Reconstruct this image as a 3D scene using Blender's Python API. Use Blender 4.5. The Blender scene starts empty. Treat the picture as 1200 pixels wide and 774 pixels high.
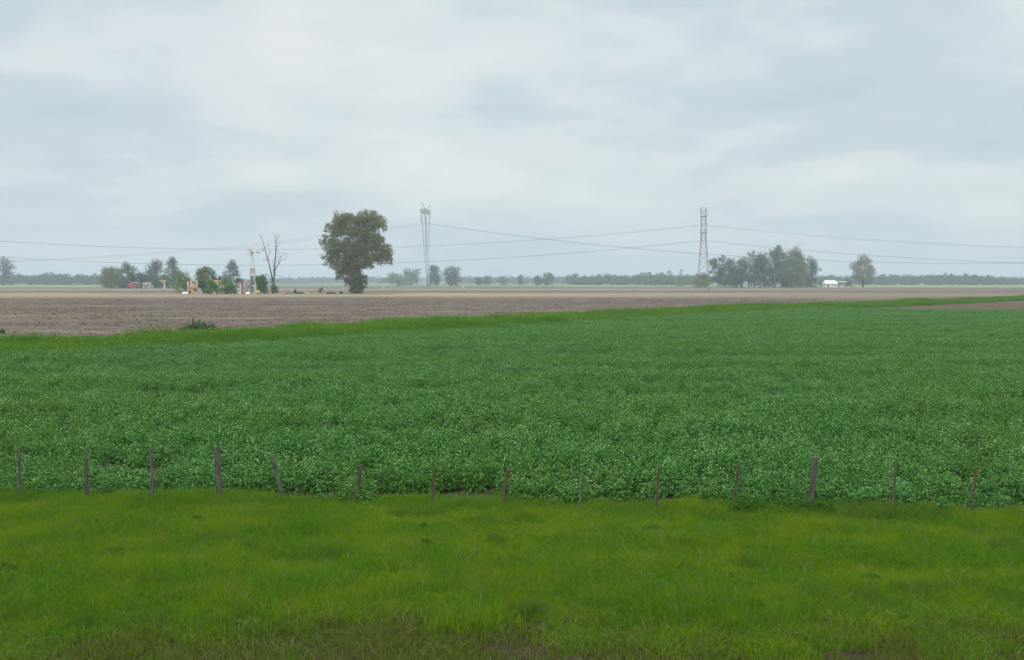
import bpy, math, random
import numpy as np

C = bpy.context.scene.collection
SC = bpy.context.scene
rng = np.random.default_rng(7)
random.seed(7)

# ------------------------------------------------------------------ camera
CAM_H, F, HORIZON = 4.0, 1300.0, 331.0          # eye height (m), focal length and horizon in photo pixels
PITCH = math.atan((387.0 - HORIZON) / F)
cam = bpy.data.objects.new('camera', bpy.data.cameras.new('camera'))
C.objects.link(cam)
cam.location = (0, 0, CAM_H)
cam.rotation_euler = (math.pi / 2 - PITCH, 0, 0)
cam.data.sensor_width = 36.0
cam.data.lens = 36.0 * F / 1200.0
cam.data.clip_start, cam.data.clip_end = 0.1, 40000
SC.camera = cam

# ------------------------------------------------------------------ sky, sun, exposure
SUN_EL, SUN_AZ = 52.0, 200.0                    # azimuth clockwise from +Y (the view direction)
SKY_STRENGTH = 0.1
SUN_STRENGTH = 1.5
EXPOSURE = 0.33
world = bpy.data.worlds.new('World'); SC.world = world
world.use_nodes = True
SC.view_settings.view_transform = 'Standard'
SC.view_settings.look = 'None'
SC.view_settings.exposure = EXPOSURE
SC.view_settings.gamma = 1.0
SC.view_settings.use_curve_mapping = False

class NT:
    """tiny helper round a node tree"""
    def __init__(s, tree):
        s.t = tree; tree.nodes.clear()
    def n(s, kind, **kw):
        nd = s.t.nodes.new(kind)
        for k, v in kw.items():
            if k == 'ins':
                for kk, vv in v.items():
                    s.put(nd.inputs[kk], vv)
            else:
                setattr(nd, k, v)
        return nd
    def put(s, sock, v):
        if isinstance(v, bpy.types.NodeSocket): s.t.links.new(v, sock)
        else: sock.default_value = v
    def math(s, op, a, b=0.0, clamp=False):
        return s.n('ShaderNodeMath', operation=op, use_clamp=clamp, ins={0: a, 1: b}).outputs[0]
    def vmath(s, op, a, b=(0, 0, 0)):
        return s.n('ShaderNodeVectorMath', operation=op, ins={0: a, 1: b}).outputs[0]
    def noise(s, vec, scale, detail=4.0, rough=0.55, dist=0.0):
        return s.n('ShaderNodeTexNoise', ins={'Vector': vec, 'Scale': scale, 'Detail': detail, 'Roughness': rough, 'Distortion': dist}).outputs[0]
    def ramp(s, fac, stops, interp='EASE'):
        r = s.n('ShaderNodeValToRGB'); r.color_ramp.interpolation = interp
        el = r.color_ramp.elements
        while len(el) < len(stops): el.new(0.5)
        for e, (p, c) in zip(el, stops):
            e.position = p; e.color = (*c, 1) if len(c) == 3 else c
        s.put(r.inputs[0], fac)
        return r.outputs[0]
    def mix(s, fac, a, b, blend='MIX'):
        m = s.n('ShaderNodeMix', data_type='RGBA', blend_type=blend)
        s.put(m.inputs[0], fac)
        s.put(m.inputs[6], (*a, 1) if isinstance(a, tuple) and len(a) == 3 else a)
        s.put(m.inputs[7], (*b, 1) if isinstance(b, tuple) and len(b) == 3 else b)
        return m.outputs[2]
    def remap(s, v, a, b, c=0.0, d=1.0, smooth=True):
        m = s.n('ShaderNodeMapRange', clamp=True)
        m.interpolation_type = 'SMOOTHSTEP' if smooth else 'LINEAR'
        for i, x in enumerate((v, a, b, c, d)): s.put(m.inputs[i], x)
        return m.outputs[0]

w = NT(world.node_tree)
sky = w.n('ShaderNodeTexSky', sky_type='NISHITA', sun_disc=False)
sky.sun_elevation = math.radians(SUN_EL); sky.sun_rotation = math.radians(SUN_AZ)
sky.air_density, sky.dust_density = 1.0, 3.0
tc = w.n('ShaderNodeTexCoord').outputs['Generated']
sep = w.n('ShaderNodeSeparateXYZ', ins={0: tc})
dz = w.math('MAXIMUM', sep.outputs[2], 0.0)
den = w.math('ADD', dz, 0.24)
px_ = w.math('DIVIDE', sep.outputs[0], den); py_ = w.math('DIVIDE', sep.outputs[1], den)
cp = w.n('ShaderNodeCombineXYZ', ins={0: px_, 1: py_, 2: 2.9}).outputs[0]
big = w.noise(w.vmath('MULTIPLY', cp, (1.25, 1.45, 1)), 1.0, 4.0, 0.5, 0.2)
mid = w.noise(w.vmath('MULTIPLY', cp, (3.4, 4.0, 1)), 1.0, 6.0, 0.55, 0.2)
cl = w.math('ADD', w.math('MULTIPLY', big, 0.72), w.math('MULTIPLY', mid, 0.28))
cloud = w.ramp(cl, [(0.30, (4.15, 5.05, 5.50)), (0.43, (4.85, 5.65, 6.0)), (0.53, (5.95, 6.4, 6.55)), (0.66, (6.85, 7.05, 6.98))])
band = w.math('MULTIPLY', w.remap(dz, 0.05, 0.12), w.remap(dz, 0.14, 0.23, 1.0, 0.0))     # a paler sheet of cloud lower down, greyer above
cl = w.math('ADD', w.math('SUBTRACT', cl, 0.035), w.math('MULTIPLY', band, 0.085))
low = w.remap(dz, 0.0, 0.13)
cloud = w.mix(low, w.mix(0.55, cloud, (4.70, 5.70, 6.12)), cloud)
lum = w.remap(dz, 0.26, 0.80, 1.0, 2.6)              # overcast sky: brighter overhead
lumc = w.n('ShaderNodeCombineColor', ins={0: lum, 1: lum, 2: lum}).outputs[0]
cloud = w.mix(1.0, cloud, lumc, 'MULTIPLY')
col = w.mix(0.92, sky.outputs[0], cloud)
bg = w.n('ShaderNodeBackground', ins={'Color': col, 'Strength': SKY_STRENGTH})
w.t.links.new(bg.outputs[0], w.n('ShaderNodeOutputWorld').inputs[0])

sun = bpy.data.objects.new('sun', bpy.data.lights.new('sun', 'SUN')); C.objects.link(sun)
sun.data.energy = SUN_STRENGTH
sun.data.angle = math.radians(14)
sun.data.color = (1.0, 0.96, 0.88)
sun.rotation_euler = (math.radians(90 - SUN_EL), 0, math.radians(180 - SUN_AZ))

HAZE_DENSITY = 0.00030
HAZE_COLOR = (0.77, 0.89, 0.96)

# ------------------------------------------------------------------ helpers
CP, SP = math.cos(PITCH), math.sin(PITCH)
def ray(px, py):
    u, v = (px - 600.0) / F, (387.0 - py) / F
    return np.array([u, CP + v * SP, -SP + v * CP])
def ground(px, py):
    d = ray(px, py); t = CAM_H / -d[2]
    return d[0] * t, d[1] * t
def at(px, py, Y):
    """the world point seen at a photo pixel on the vertical plane at distance Y"""
    d = ray(px, py); t = Y / d[1]
    return d[0] * t, CAM_H + d[2] * t
def by(py): return ground(600, py)[1]

def new_mesh(name, verts, faces, smooth=False):
    me = bpy.data.meshes.new(name)
    me.from_pydata([tuple(map(float, v)) for v in verts], [], faces)
    me.update()
    if smooth:
        for p in me.polygons: p.use_smooth = True
    return me
def link(name, me, mats, parent=None, loc=(0, 0, 0)):
    o = bpy.data.objects.new(name, me); C.objects.link(o)
    for m in (mats if isinstance(mats, (list, tuple)) else [mats]):
        if len(me.materials) < len(mats if isinstance(mats, (list, tuple)) else [mats]): me.materials.append(m)
    o.location = loc
    if parent is not None: o.parent = parent
    return o
def tag(o, label=None, cat=None, group=None, kind=None):
    if label: o['label'] = label
    if cat: o['category'] = cat
    if group: o['group'] = group
    if kind: o['kind'] = kind
    return o
def thing(name, loc, label, cat, group=None, rz=0.0):
    o = bpy.data.objects.new(name, None); C.objects.link(o)
    o.empty_display_size = 0.5
    o.location = loc; o.rotation_euler = (0, 0, rz)
    return tag(o, label, cat, group)

class MB:
    def __init__(s): s.v, s.f, s.m = [], [], []
    def add(s, v, f, mi=0):
        b = len(s.v); s.v += [tuple(x) for x in v]
        s.f += [tuple(i + b for i in q) for q in f]; s.m += [mi] * len(f)
    def box(s, x0, x1, y0, y1, z0, z1, mi=0):
        s.add([(x0,y0,z0),(x1,y0,z0),(x1,y1,z0),(x0,y1,z0),(x0,y0,z1),(x1,y0,z1),(x1,y1,z1),(x0,y1,z1)],
              [(0,3,2,1),(4,5,6,7),(0,1,5,4),(1,2,6,5),(2,3,7,6),(3,0,4,7)], mi)
    def prism(s, poly, y0, y1, mi=0):
        """x,z outline pushed from y0 to y1"""
        n = len(poly)
        v = [(x, y0, z) for x, z in poly] + [(x, y1, z) for x, z in poly]
        f = [tuple(range(n)), tuple(range(2 * n - 1, n - 1, -1))] + [(i, i + n, (i + 1) % n + n, (i + 1) % n) for i in range(n)]
        s.add(v, f, mi)
    def tube(s, pts, rad, sides=6, mi=0, jit=0.0):
        pts = [np.array(p, float) for p in pts]; n = len(pts)
        rad = [rad] * n if np.isscalar(rad) else rad
        vs = []
        for i, p in enumerate(pts):
            t = pts[min(i + 1, n - 1)] - pts[max(i - 1, 0)]; t /= (np.linalg.norm(t) + 1e-9)
            a = np.array([1.0, 0, 0]) if abs(t[0]) < 0.8 else np.array([0, 1.0, 0])
            u = np.cross(t, a); u /= np.linalg.norm(u); q = np.cross(t, u)
            for k in range(sides):
                an = 2 * math.pi * k / sides + math.pi / 4
                r = rad[i] * (1 + (random.uniform(-jit, jit) if jit else 0))
                vs.append(p + r * (math.cos(an) * u + math.sin(an) * q))
        fs = [tuple(range(sides - 1, -1, -1)), tuple(range((n - 1) * sides, n * sides))]
        for i in range(n - 1):
            for k in range(sides):
                k2 = (k + 1) % sides
                fs.append((i * sides + k, i * sides + k2, (i + 1) * sides + k2, (i + 1) * sides + k))
        s.add(vs, fs, mi)
    def build(s, name, mats, parent=None, loc=(0, 0, 0), smooth=False):
        me = new_mesh(name, s.v, s.f, smooth)
        ml = mats if isinstance(mats, (list, tuple)) else [mats]
        for m in ml: me.materials.append(m)
        me.polygons.foreach_set('material_index', s.m)
        o = bpy.data.objects.new(name, me); C.objects.link(o); o.location = loc
        if parent is not None: o.parent = parent
        return o

def quads_mesh(name, V, mats=None, mat_idx=None, k=4):
    """V: (n,k,3) array of separate polygons"""
    n = len(V)
    me = bpy.data.meshes.new(name)
    me.vertices.add(n * k); me.vertices.foreach_set('co', np.ascontiguousarray(V, dtype=np.float32).ravel())
    me.loops.add(n * k); me.loops.foreach_set('vertex_index', np.arange(n * k, dtype=np.int32))
    me.polygons.add(n)
    me.polygons.foreach_set('loop_start', np.arange(0, n * k, k, dtype=np.int32))
    me.polygons.foreach_set('loop_total', np.full(n, k, dtype=np.int32))
    for m in (mats or []): me.materials.append(m)
    if mat_idx is not None: me.polygons.foreach_set('material_index', np.asarray(mat_idx, dtype=np.int32))
    me.update(calc_edges=True)
    return me

# ------------------------------------------------------------------ materials
def new_mat(name):
    m = bpy.data.materials.new(name); m.use_nodes = True
    t = NT(m.node_tree); out = t.n('ShaderNodeOutputMaterial')
    return m, t, out
def plain(name, c1, c2=None, scale=1.0, rough=0.85, stretch=(1, 1, 1), metal=0.0, spec=0.3):
    m, t, out = new_mat(name)
    pos = t.n('ShaderNodeNewGeometry').outputs['Position']
    c2 = c2 or tuple(x * 0.7 for x in c1)
    fac = t.noise(t.vmath('MULTIPLY', pos, stretch), scale, 5.0, 0.6)
    col = t.ramp(fac, [(0.32, c2), (0.62, c1)])
    p = t.n('ShaderNodeBsdfPrincipled', ins={'Base Color': col, 'Roughness': rough, 'Metallic': metal, 'Specular IOR Level': spec})
    t.t.links.new(p.outputs[0], out.inputs[0])
    return m
def leaf_mat(name, cols, patch=0.15, patch_col=None, transl=0.3, rough=0.6, spec=0.25):
    """every leaf takes its own colour; slow drifts of hue over the ground or crown"""
    m, t, out = new_mat(name)
    g = t.n('ShaderNodeNewGeometry')
    n = len(cols)
    col = t.ramp(g.outputs['Random Per Island'], [(i / max(n - 1, 1), c) for i, c in enumerate(cols)], 'LINEAR')
    if patch_col:
        fac = t.remap(t.noise(g.outputs['Position'], patch, 4.0, 0.6), 0.40, 0.64)
        col = t.mix(fac, col, t.mix(0.75, col, patch_col))
    d = t.n('ShaderNodeBsdfPrincipled', ins={'Base Color': col, 'Roughness': rough, 'Specular IOR Level': spec})
    tr = t.n('ShaderNodeBsdfTranslucent', ins={'Color': t.mix(1.0, col, (1.15, 1.2, 0.8), 'MULTIPLY')})
    mx = t.n('ShaderNodeMixShader', ins={0: transl, 1: d.outputs[0], 2: tr.outputs[0]})
    t.t.links.new(mx.outputs[0], out.inputs[0])
    return m
def soil_colour(t, pos, stops, stretch, fine, tint=None):
    a = t.noise(t.vmath('MULTIPLY', pos, stretch), 1.0, 7.0, 0.68, 0.5)
    b = t.noise(t.vmath('MULTIPLY', pos, (0.22, 0.8, 1)), 1.0, 6.0, 0.65)
    c = t.noise(pos, fine, 6.0, 0.7)
    f = t.math('ADD', t.math('MULTIPLY', a, 0.46), t.math('ADD', t.math('MULTIPLY', b, 0.27), t.math('MULTIPLY', c, 0.27)))
    col = t.ramp(f, stops)
    if tint:
        col = t.mix(t.remap(t.noise(t.vmath('MULTIPLY', pos, (0.006, 0.05, 1)), 1.0, 4.0, 0.6), 0.52, 0.66, 0.0, 0.6), col, tint)
    return col, c
def soil_mat(name, stops, stretch=(0.02, 0.16, 1), fine=1.1, bump=0.5, tint=None, over=None, window=None):
    """over/window: a second soil that takes over inside a ragged window (y0, y1, y2, y3, x0, x1)"""
    m, t, out = new_mat(name)
    pos = t.n('ShaderNodeNewGeometry').outputs['Position']
    col, c = soil_colour(t, pos, stops, stretch, fine, tint)
    if over:
        col2, _ = soil_colour(t, pos, over, (0.012, 0.09, 1), fine)
        xyz = t.n('ShaderNodeSeparateXYZ', ins={0: pos})
        n1 = t.noise(t.vmath('MULTIPLY', pos, (0.010, 0.045, 1)), 1.0, 5.0, 0.65)
        y = t.math('ADD', xyz.outputs[1], t.math('MULTIPLY', t.math('SUBTRACT', n1, 0.5), 150.0))
        x = t.math('ADD', xyz.outputs[0], t.math('MULTIPLY', t.math('SUBTRACT', n1, 0.5), 500.0))
        k = t.math('MULTIPLY', t.remap(y, window[0], window[1]), t.remap(y, window[2], window[3], 1.0, 0.0))
        k = t.math('MULTIPLY', k, t.remap(x, window[4], window[5], 1.0, 0.0))
        col = t.mix(k, col, col2)
    bm = t.n('ShaderNodeBump', ins={'Strength': bump, 'Distance': 0.12, 'Height': c})
    p = t.n('ShaderNodeBsdfPrincipled', ins={'Base Color': col, 'Roughness': 0.95, 'Specular IOR Level': 0.1, 'Normal': bm.outputs[0]})
    t.t.links.new(p.outputs[0], out.inputs[0])
    return m

M = {}
M['ground'] = soil_mat('far_fields', [(0.35, (0.10, 0.12, 0.06)), (0.5, (0.13, 0.15, 0.07)), (0.65, (0.17, 0.15, 0.10))], (0.0012, 0.006, 1), 0.05)
PLOUGH = [(0.38, (0.040, 0.029, 0.022)), (0.46, (0.090, 0.066, 0.050)), (0.53, (0.132, 0.102, 0.080)), (0.63, (0.215, 0.172, 0.135))]
STRAW = [(0.36, (0.15, 0.115, 0.075)), (0.48, (0.235, 0.185, 0.115)), (0.62, (0.32, 0.25, 0.16))]
M['plough'] = soil_mat('ploughed_soil', PLOUGH, (0.03, 0.15, 1), tint=(0.165, 0.135, 0.080))
M['stubble'] = soil_mat('stubble_straw', PLOUGH, (0.03, 0.15, 1), tint=(0.165, 0.135, 0.080), over=STRAW, window=(285, 325, 375, 430, 20, 190))
M['stubble_far'] = soil_mat('far_stubble_straw', PLOUGH, (0.03, 0.15, 1), tint=(0.165, 0.135, 0.080), over=STRAW, window=(540, 590, 620, 690, 60, 300))
M['cropsoil'] = soil_mat('crop_soil', [(0.36, (0.022, 0.026, 0.012)), (0.6, (0.048, 0.048, 0.022))], (0.3, 0.6, 1), 2.0)
M['baresoil'] = soil_mat('bare_soil', [(0.36, (0.055, 0.034, 0.023)), (0.5, (0.088, 0.056, 0.039)), (0.65, (0.13, 0.09, 0.062))], (0.03, 0.2, 1))
M['verge'] = soil_mat('verge_earth', [(0.36, (0.022, 0.017, 0.009)), (0.5, (0.055, 0.043, 0.022)), (0.64, (0.10, 0.078, 0.045))], (0.5, 1.2, 1), 9.0, 1.0)
M['margin'] = soil_mat('margin_earth', [(0.36, (0.05, 0.065, 0.02)), (0.6, (0.09, 0.12, 0.03))], (0.3, 0.6, 1), 2.0)
M['greenstrip'] = soil_mat('young_crop', [(0.36, (0.20, 0.30, 0.09)), (0.6, (0.27, 0.36, 0.12))], (0.01, 0.03, 1), 0.3, 0.1)
M['trampled'] = soil_mat('farmyard_ground', [(0.36, (0.15, 0.12, 0.08)), (0.5, (0.21, 0.17, 0.10)), (0.62, (0.17, 0.19, 0.08))], (0.05, 0.2, 1))
M['grass'] = leaf_mat('verge_blades', [(0.046, 0.142, 0.003), (0.070, 0.184, 0.004), (0.098, 0.222, 0.006), (0.125, 0.215, 0.012)], 0.75, (0.160, 0.245, 0.006), 0.42, 0.7, 0.08)
M['drygrass'] = leaf_mat('dry_blades', [(0.17, 0.14, 0.05), (0.24, 0.20, 0.09), (0.12, 0.12, 0.03)], 0.5, None, 0.3)
M['crop'] = leaf_mat('crop_leaves', [(0.030, 0.098, 0.018), (0.046, 0.142, 0.027), (0.068, 0.186, 0.040), (0.098, 0.232, 0.058)], 0.09, (0.068, 0.172, 0.018), 0.32, 0.7, 0.08)
M['fleck'] = leaf_mat('crop_pale_flecks', [(0.12, 0.27, 0.08), (0.20, 0.36, 0.14), (0.38, 0.50, 0.28)], 0.1, None, 0.25)  # pale leaf undersides, and leaf glints put into the colour of small flecks
M['margin_blade'] = leaf_mat('margin_blades', [(0.045, 0.132, 0.010), (0.074, 0.188, 0.017), (0.11, 0.235, 0.026)], 0.12, (0.115, 0.225, 0.02), 0.38, 0.7, 0.08)
M['fence_blade'] = leaf_mat('fence_blades', [(0.045, 0.125, 0.006), (0.065, 0.165, 0.008), (0.095, 0.20, 0.012)], 0.5, (0.10, 0.16, 0.02), 0.4, 0.7, 0.08)
M['thingrass'] = leaf_mat('thin_blades', [(0.06, 0.115, 0.006), (0.09, 0.155, 0.010), (0.12, 0.165, 0.025)], 0.9, (0.10, 0.11, 0.018), 0.35, 0.7, 0.08)
M['yellow'] = leaf_mat('yellow_blossom', [(0.36, 0.38, 0.03), (0.22, 0.28, 0.03)], 0.1, None, 0.3)
M['weed'] = leaf_mat('weed_leaves', [(0.032, 0.100, 0.008), (0.050, 0.135, 0.012)], 0.3, None, 0.3, 0.7, 0.08)
M['weed_pale'] = leaf_mat('pale_weed_leaves', [(0.065, 0.18, 0.012), (0.095, 0.22, 0.02)], 0.3, None, 0.3)
def tree_leaf(name, a, b, c, transl=0.25):
    a, b, c = (tuple(1.3 * x for x in q) for q in (a, b, c))
    M[name] = leaf_mat(name, [a, b, c], 0.12, tuple(1.25 * x for x in b), transl, 0.7, 0.1)
tree_leaf('leaf_olive', (0.030, 0.042, 0.013), (0.098, 0.114, 0.038), (0.215, 0.21, 0.095))
tree_leaf('leaf_euca', (0.026, 0.042, 0.026), (0.050, 0.074, 0.042), (0.105, 0.125, 0.070))
tree_leaf('leaf_green', (0.035, 0.090, 0.022), (0.060, 0.140, 0.032), (0.095, 0.185, 0.045))
tree_leaf('leaf_mid', (0.032, 0.062, 0.024), (0.052, 0.092, 0.036), (0.082, 0.125, 0.048))
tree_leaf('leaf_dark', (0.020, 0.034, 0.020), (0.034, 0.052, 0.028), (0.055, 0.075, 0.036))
tree_leaf('leaf_tan', (0.075, 0.080, 0.035), (0.135, 0.130, 0.065), (0.20, 0.18, 0.10))
tree_leaf('leaf_pale', (0.070, 0.115, 0.040), (0.105, 0.155, 0.055), (0.150, 0.19, 0.075))
M['bark'] = plain('bark', (0.14, 0.115, 0.09), (0.06, 0.05, 0.042), 1.2)
M['bark_pale'] = plain('pale_bark', (0.42, 0.39, 0.34), (0.26, 0.23, 0.19), 0.8)
M['deadwood'] = plain('dead_wood', (0.13, 0.12, 0.115), (0.055, 0.05, 0.05), 1.5)
M['post_grey'] = plain('weathered_post', (0.105, 0.096, 0.080), (0.040, 0.036, 0.029), 9.0, stretch=(3, 3, 0.5))
M['post_dark'] = plain('dark_post', (0.10, 0.066, 0.042), (0.04, 0.026, 0.018), 9.0, stretch=(3, 3, 0.5))
M['wire'] = plain('fence_wire', (0.16, 0.15, 0.14), None, 3.0, 0.6)
M['steel'] = plain('tower_steel', (0.20, 0.175, 0.165), (0.13, 0.105, 0.10), 0.5, 0.6)
M['steel_pale'] = plain('galvanised_steel', (0.26, 0.275, 0.285), (0.18, 0.19, 0.20), 0.5, 0.6)
M['insulator'] = plain('insulator_glass', (0.10, 0.10, 0.105), None, 2.0, 0.4)
M['cable'] = plain('aluminium_cable', (0.16, 0.165, 0.17), (0.12, 0.12, 0.125), 0.3, 0.6)
M['white'] = plain('whitewash', (0.80, 0.78, 0.73), (0.62, 0.58, 0.52), 0.9)
M['cream'] = plain('cream_plaster', (0.60, 0.52, 0.38), (0.38, 0.30, 0.21), 0.8)
M['ochre'] = plain('ochre_plaster', (0.50, 0.36, 0.20), (0.28, 0.19, 0.12), 0.9)
M['rust'] = plain('rusty_roof', (0.42, 0.14, 0.055), (0.26, 0.09, 0.05), 1.2)
M['roof_pale'] = plain('pale_sheet_roof', (0.72, 0.70, 0.68), (0.55, 0.53, 0.52), 0.6)
M['grey'] = plain('grey_render', (0.36, 0.36, 0.36), (0.27, 0.26, 0.26), 0.8)
M['dark'] = plain('dark_opening', (0.022, 0.020, 0.020), None, 1.0)
M['red'] = plain('red_paint', (0.50, 0.055, 0.045), (0.32, 0.05, 0.045), 1.0, 0.5)
M['clod'] = plain('soil_clods', (0.18, 0.142, 0.112), (0.075, 0.056, 0.042), 0.7, 0.95)
M['orange'] = plain('orange_paint', (0.50, 0.24, 0.13), (0.36, 0.17, 0.10), 1.0, 0.5)
M['rubber'] = plain('rubber', (0.03, 0.03, 0.03), None, 1.0)
M['glass'] = plain('dark_glass', (0.05, 0.06, 0.07), None, 1.0, 0.15, spec=0.5)
M['tin'] = plain('windmill_tin', (0.62, 0.60, 0.57), (0.45, 0.42, 0.39), 1.0, 0.5)
M['tinrust'] = plain('rusty_tin', (0.46, 0.40, 0.34), (0.34, 0.28, 0.23), 1.0, 0.6)
M['straw'] = plain('straw', (0.52, 0.36, 0.12), (0.34, 0.24, 0.08), 2.0)
M['paper'] = plain('paper', (0.5, 0.5, 0.44), (0.4, 0.4, 0.36), 2.0)

# ------------------------------------------------------------------ the ground and the fields
def sheet(name, poly, z, mat, kind='structure'):
    me = new_mesh(name, [(x, y, z) for x, y in poly], [tuple(range(len(poly)))])
    me.materials.append(mat)
    o = bpy.data.objects.new(name, me); C.objects.link(o); o['kind'] = kind
    return o
def ragged(p, q, amp, n, seed):
    r = np.random.default_rng(seed)
    a = np.linspace(0, 1, n + 1)
    w_ = np.interp(a, np.linspace(0, 1, max(3, n // 3)), r.normal(0, 1, max(3, n // 3))) + 0.5 * r.normal(0, 1, n + 1)
    w_[0] = w_[-1] = 0
    return [(p[0] + (q[0] - p[0]) * t, p[1] + (q[1] - p[1]) * t + amp * k) for t, k in zip(a, w_)]

G = 9500.0
sheet('ground', [(-G, -60), (G, -60), (G, G), (-G, G)], 0.0, M['ground'])
LX, LY = 25.5 / 45.9, 38.2 / 45.9                    # direction of the field margin
def s_of(x, y): return (y - 93.6) * LX - x * LY      # distance beyond the near edge of the margin
def s0(x): return np.interp(x, [-90, 30, 52, 62, 109, 160, 260], [0, 0, -2.2, -4, -11.6, -20, -38])
def swid(x): return np.interp(x, [-60, -28, 0, 35, 62, 109, 260], [8.5, 9, 11, 10, 7.5, 6.8, 6.5])
def line_y(x, off):                                  # y on the margin line for a given x
    return 93.6 + (off + x * LY) / LX
def fence_y(x):                                      # the fence runs slightly towards us on the right
    a, b = ground(21.5, 590), ground(1138, 611)
    return a[1] + (x - a[0]) * (b[1] - a[1]) / (b[0] - a[0])

sheet('ploughed_field', [(-900, 22)] + [(900, 22)] + ragged((900, 880), (-900, 930), 9, 60, 3), 0.02, M['plough'])
sheet('stubble_field', [(-500, 215), (420, 215), (420, 500), (-500, 500)], 0.05, M['stubble'])
sheet('farmyard_ground', ragged((-130, 352), (-40, 356), 3, 20, 14) + ragged((-40, 395), (-130, 392), 3, 20, 15), 0.09, M['trampled'])
sheet('stubble_band', [(-700, 500.02), (600, 500.02), (600, 760), (-700, 760)], 0.05, M['stubble_far'])
sheet('young_crop_field', ragged((255, 905), (900, 890), 3, 20, 9) + ragged((900, 1080), (255, 1050), 4, 20, 10), 0.06, M['greenstrip'])
sheet('distant_crop_field', ragged((55, 1130), (260, 1120), 3, 20, 11) + ragged((260, 1350), (55, 1350), 4, 20, 12), 0.06, M['greenstrip'])
sheet('hay_meadow', ragged((-700, 960), (-370, 960), 3, 20, 13) + [(-370, 1150), (-700, 1150)], 0.06, M['greenstrip'])
# field margin, bare corner and crop ground
xs = np.linspace(-75, 240, 64)
near = [(x, line_y(x, s0(x))) for x in xs]; far = [(x, line_y(x, s0(x) + swid(x) + 0.8)) for x in xs]
sheet('field_margin', near + far[::-1], 0.035, M['margin'])
sheet('bare_soil_corner', [(30, 146)] + ragged((30, 146), (190, 146), 0.6, 24, 16)[1:] + [(x, line_y(x, s0(x)) + 0.3) for x in np.linspace(190, 42, 40)], 0.045, M['baresoil'])
crop_poly = [(-70, fence_y(-70) + 0.3), (120, fence_y(120) + 0.3), (120, 151.5)] + ragged((120, 151.5), (38.6, 151.5), 0.5, 16, 17)[1:-1] + \
            [(x, line_y(x, 0)) for x in np.linspace(38.6, -45.0, 30)] + [(-70, 24)]
sheet('crop_field', crop_poly, 0.055, M['cropsoil'])
sheet('grass_verge', [(-80, -50), (80, -50), (80, fence_y(80) + 0.6), (-80, fence_y(-80) + 0.6)], 0.07, M['verge'])
ZV, ZC, ZM = 0.07, 0.055, 0.035

# ------------------------------------------------------------------ ground cover: patches of real blades and leaves, scattered
SRC = bpy.data.collections.new('plant_sources')      # never linked to the scene
def src_collection(name): return bpy.data.collections.new(name)
def blades(n, size, h0, h1, wid, lean, r, mats_frac):
    """grass blades: two quads each (bent), returns list of polygons and material ids"""
    bx = r.uniform(-size / 2, size / 2, n); byy = r.uniform(-size / 2, size / 2, n)
    cl_ = r.normal(0, 1, (max(6, n // 14), 2)) * size * 0.3            # loose tussocks
    pick = r.random(n) < 0.45; ci = r.integers(0, len(cl_), n)
    bx = np.where(pick, cl_[ci, 0] + r.normal(0, 0.03, n), bx); byy = np.where(pick, cl_[ci, 1] + r.normal(0, 0.03, n), byy)
    h = r.uniform(h0, h1, n) * np.where(pick, 1.15, 0.9); a = r.uniform(0, 2 * np.pi, n); la = r.uniform(0, 2 * np.pi, n)
    ln = np.abs(r.normal(0, lean, n)) * h
    wx, wy = np.cos(a) * wid * r.uniform(0.6, 1.3, n), np.sin(a) * wid * r.uniform(0.6, 1.3, n)
    P = np.zeros((n, 6, 3))
    mx, my = bx + np.cos(la) * ln * 0.35, byy + np.sin(la) * ln * 0.35
    tx, ty = bx + np.cos(la) * ln, byy + np.sin(la) * ln
    P[:, 0] = np.c_[bx - wx, byy - wy, np.zeros(n)]; P[:, 1] = np.c_[bx + wx, byy + wy, np.zeros(n)]
    P[:, 2] = np.c_[mx + wx * .8, my + wy * .8, h * .6]; P[:, 5] = np.c_[mx - wx * .8, my - wy * .8, h * .6]
    P[:, 3] = np.c_[tx + wx * .15, ty + wy * .15, h]; P[:, 4] = np.c_[tx - wx * .15, ty - wy * .15, h]
    return P, (r.random(n) < mats_frac).astype(int)
def blade_mesh(name, P, mi, mats):
    n = len(P)
    me = bpy.data.meshes.new(name)
    me.vertices.add(n * 6); me.vertices.foreach_set('co', P.astype(np.float32).ravel())
    base = np.arange(n)[:, None] * 6
    q = np.concatenate([base + np.array([0, 1, 2, 5]), base + np.array([5, 2, 3, 4])], 1).reshape(-1)
    me.loops.add(n * 8); me.loops.foreach_set('vertex_index', q.astype(np.int32))
    me.polygons.add(n * 2)
    me.polygons.foreach_set('loop_start', np.arange(0, n * 8, 4, dtype=np.int32)); me.polygons.foreach_set('loop_total', np.full(n * 2, 4, dtype=np.int32))
    for m in mats: me.materials.append(m)
    me.polygons.foreach_set('material_index', np.repeat(mi, 2).astype(np.int32))
    me.update(calc_edges=True)
    return me
def leafquads(pos, nrm, ln, wd, r):
    """separate leaf quads (pointed diamonds) at pos facing nrm"""
    n = len(pos)
    nrm = nrm / (np.linalg.norm(nrm, axis=1, keepdims=True) + 1e-9)
    a = r.normal(0, 1, (n, 3)); u = np.cross(nrm, a); u /= (np.linalg.norm(u, axis=1, keepdims=True) + 1e-9)
    v = np.cross(nrm, u)
    ln = np.broadcast_to(ln, n)[:, None]; wd = np.broadcast_to(wd, n)[:, None]
    V = np.zeros((n, 4, 3))
    V[:, 0] = pos - u * ln * .5; V[:, 2] = pos + u * ln * .5
    V[:, 1] = pos + v * wd * .5 - u * ln * .08 + nrm * ln * .08; V[:, 3] = pos - v * wd * .5 - u * ln * .08 + nrm * ln * .08
    return V

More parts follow.
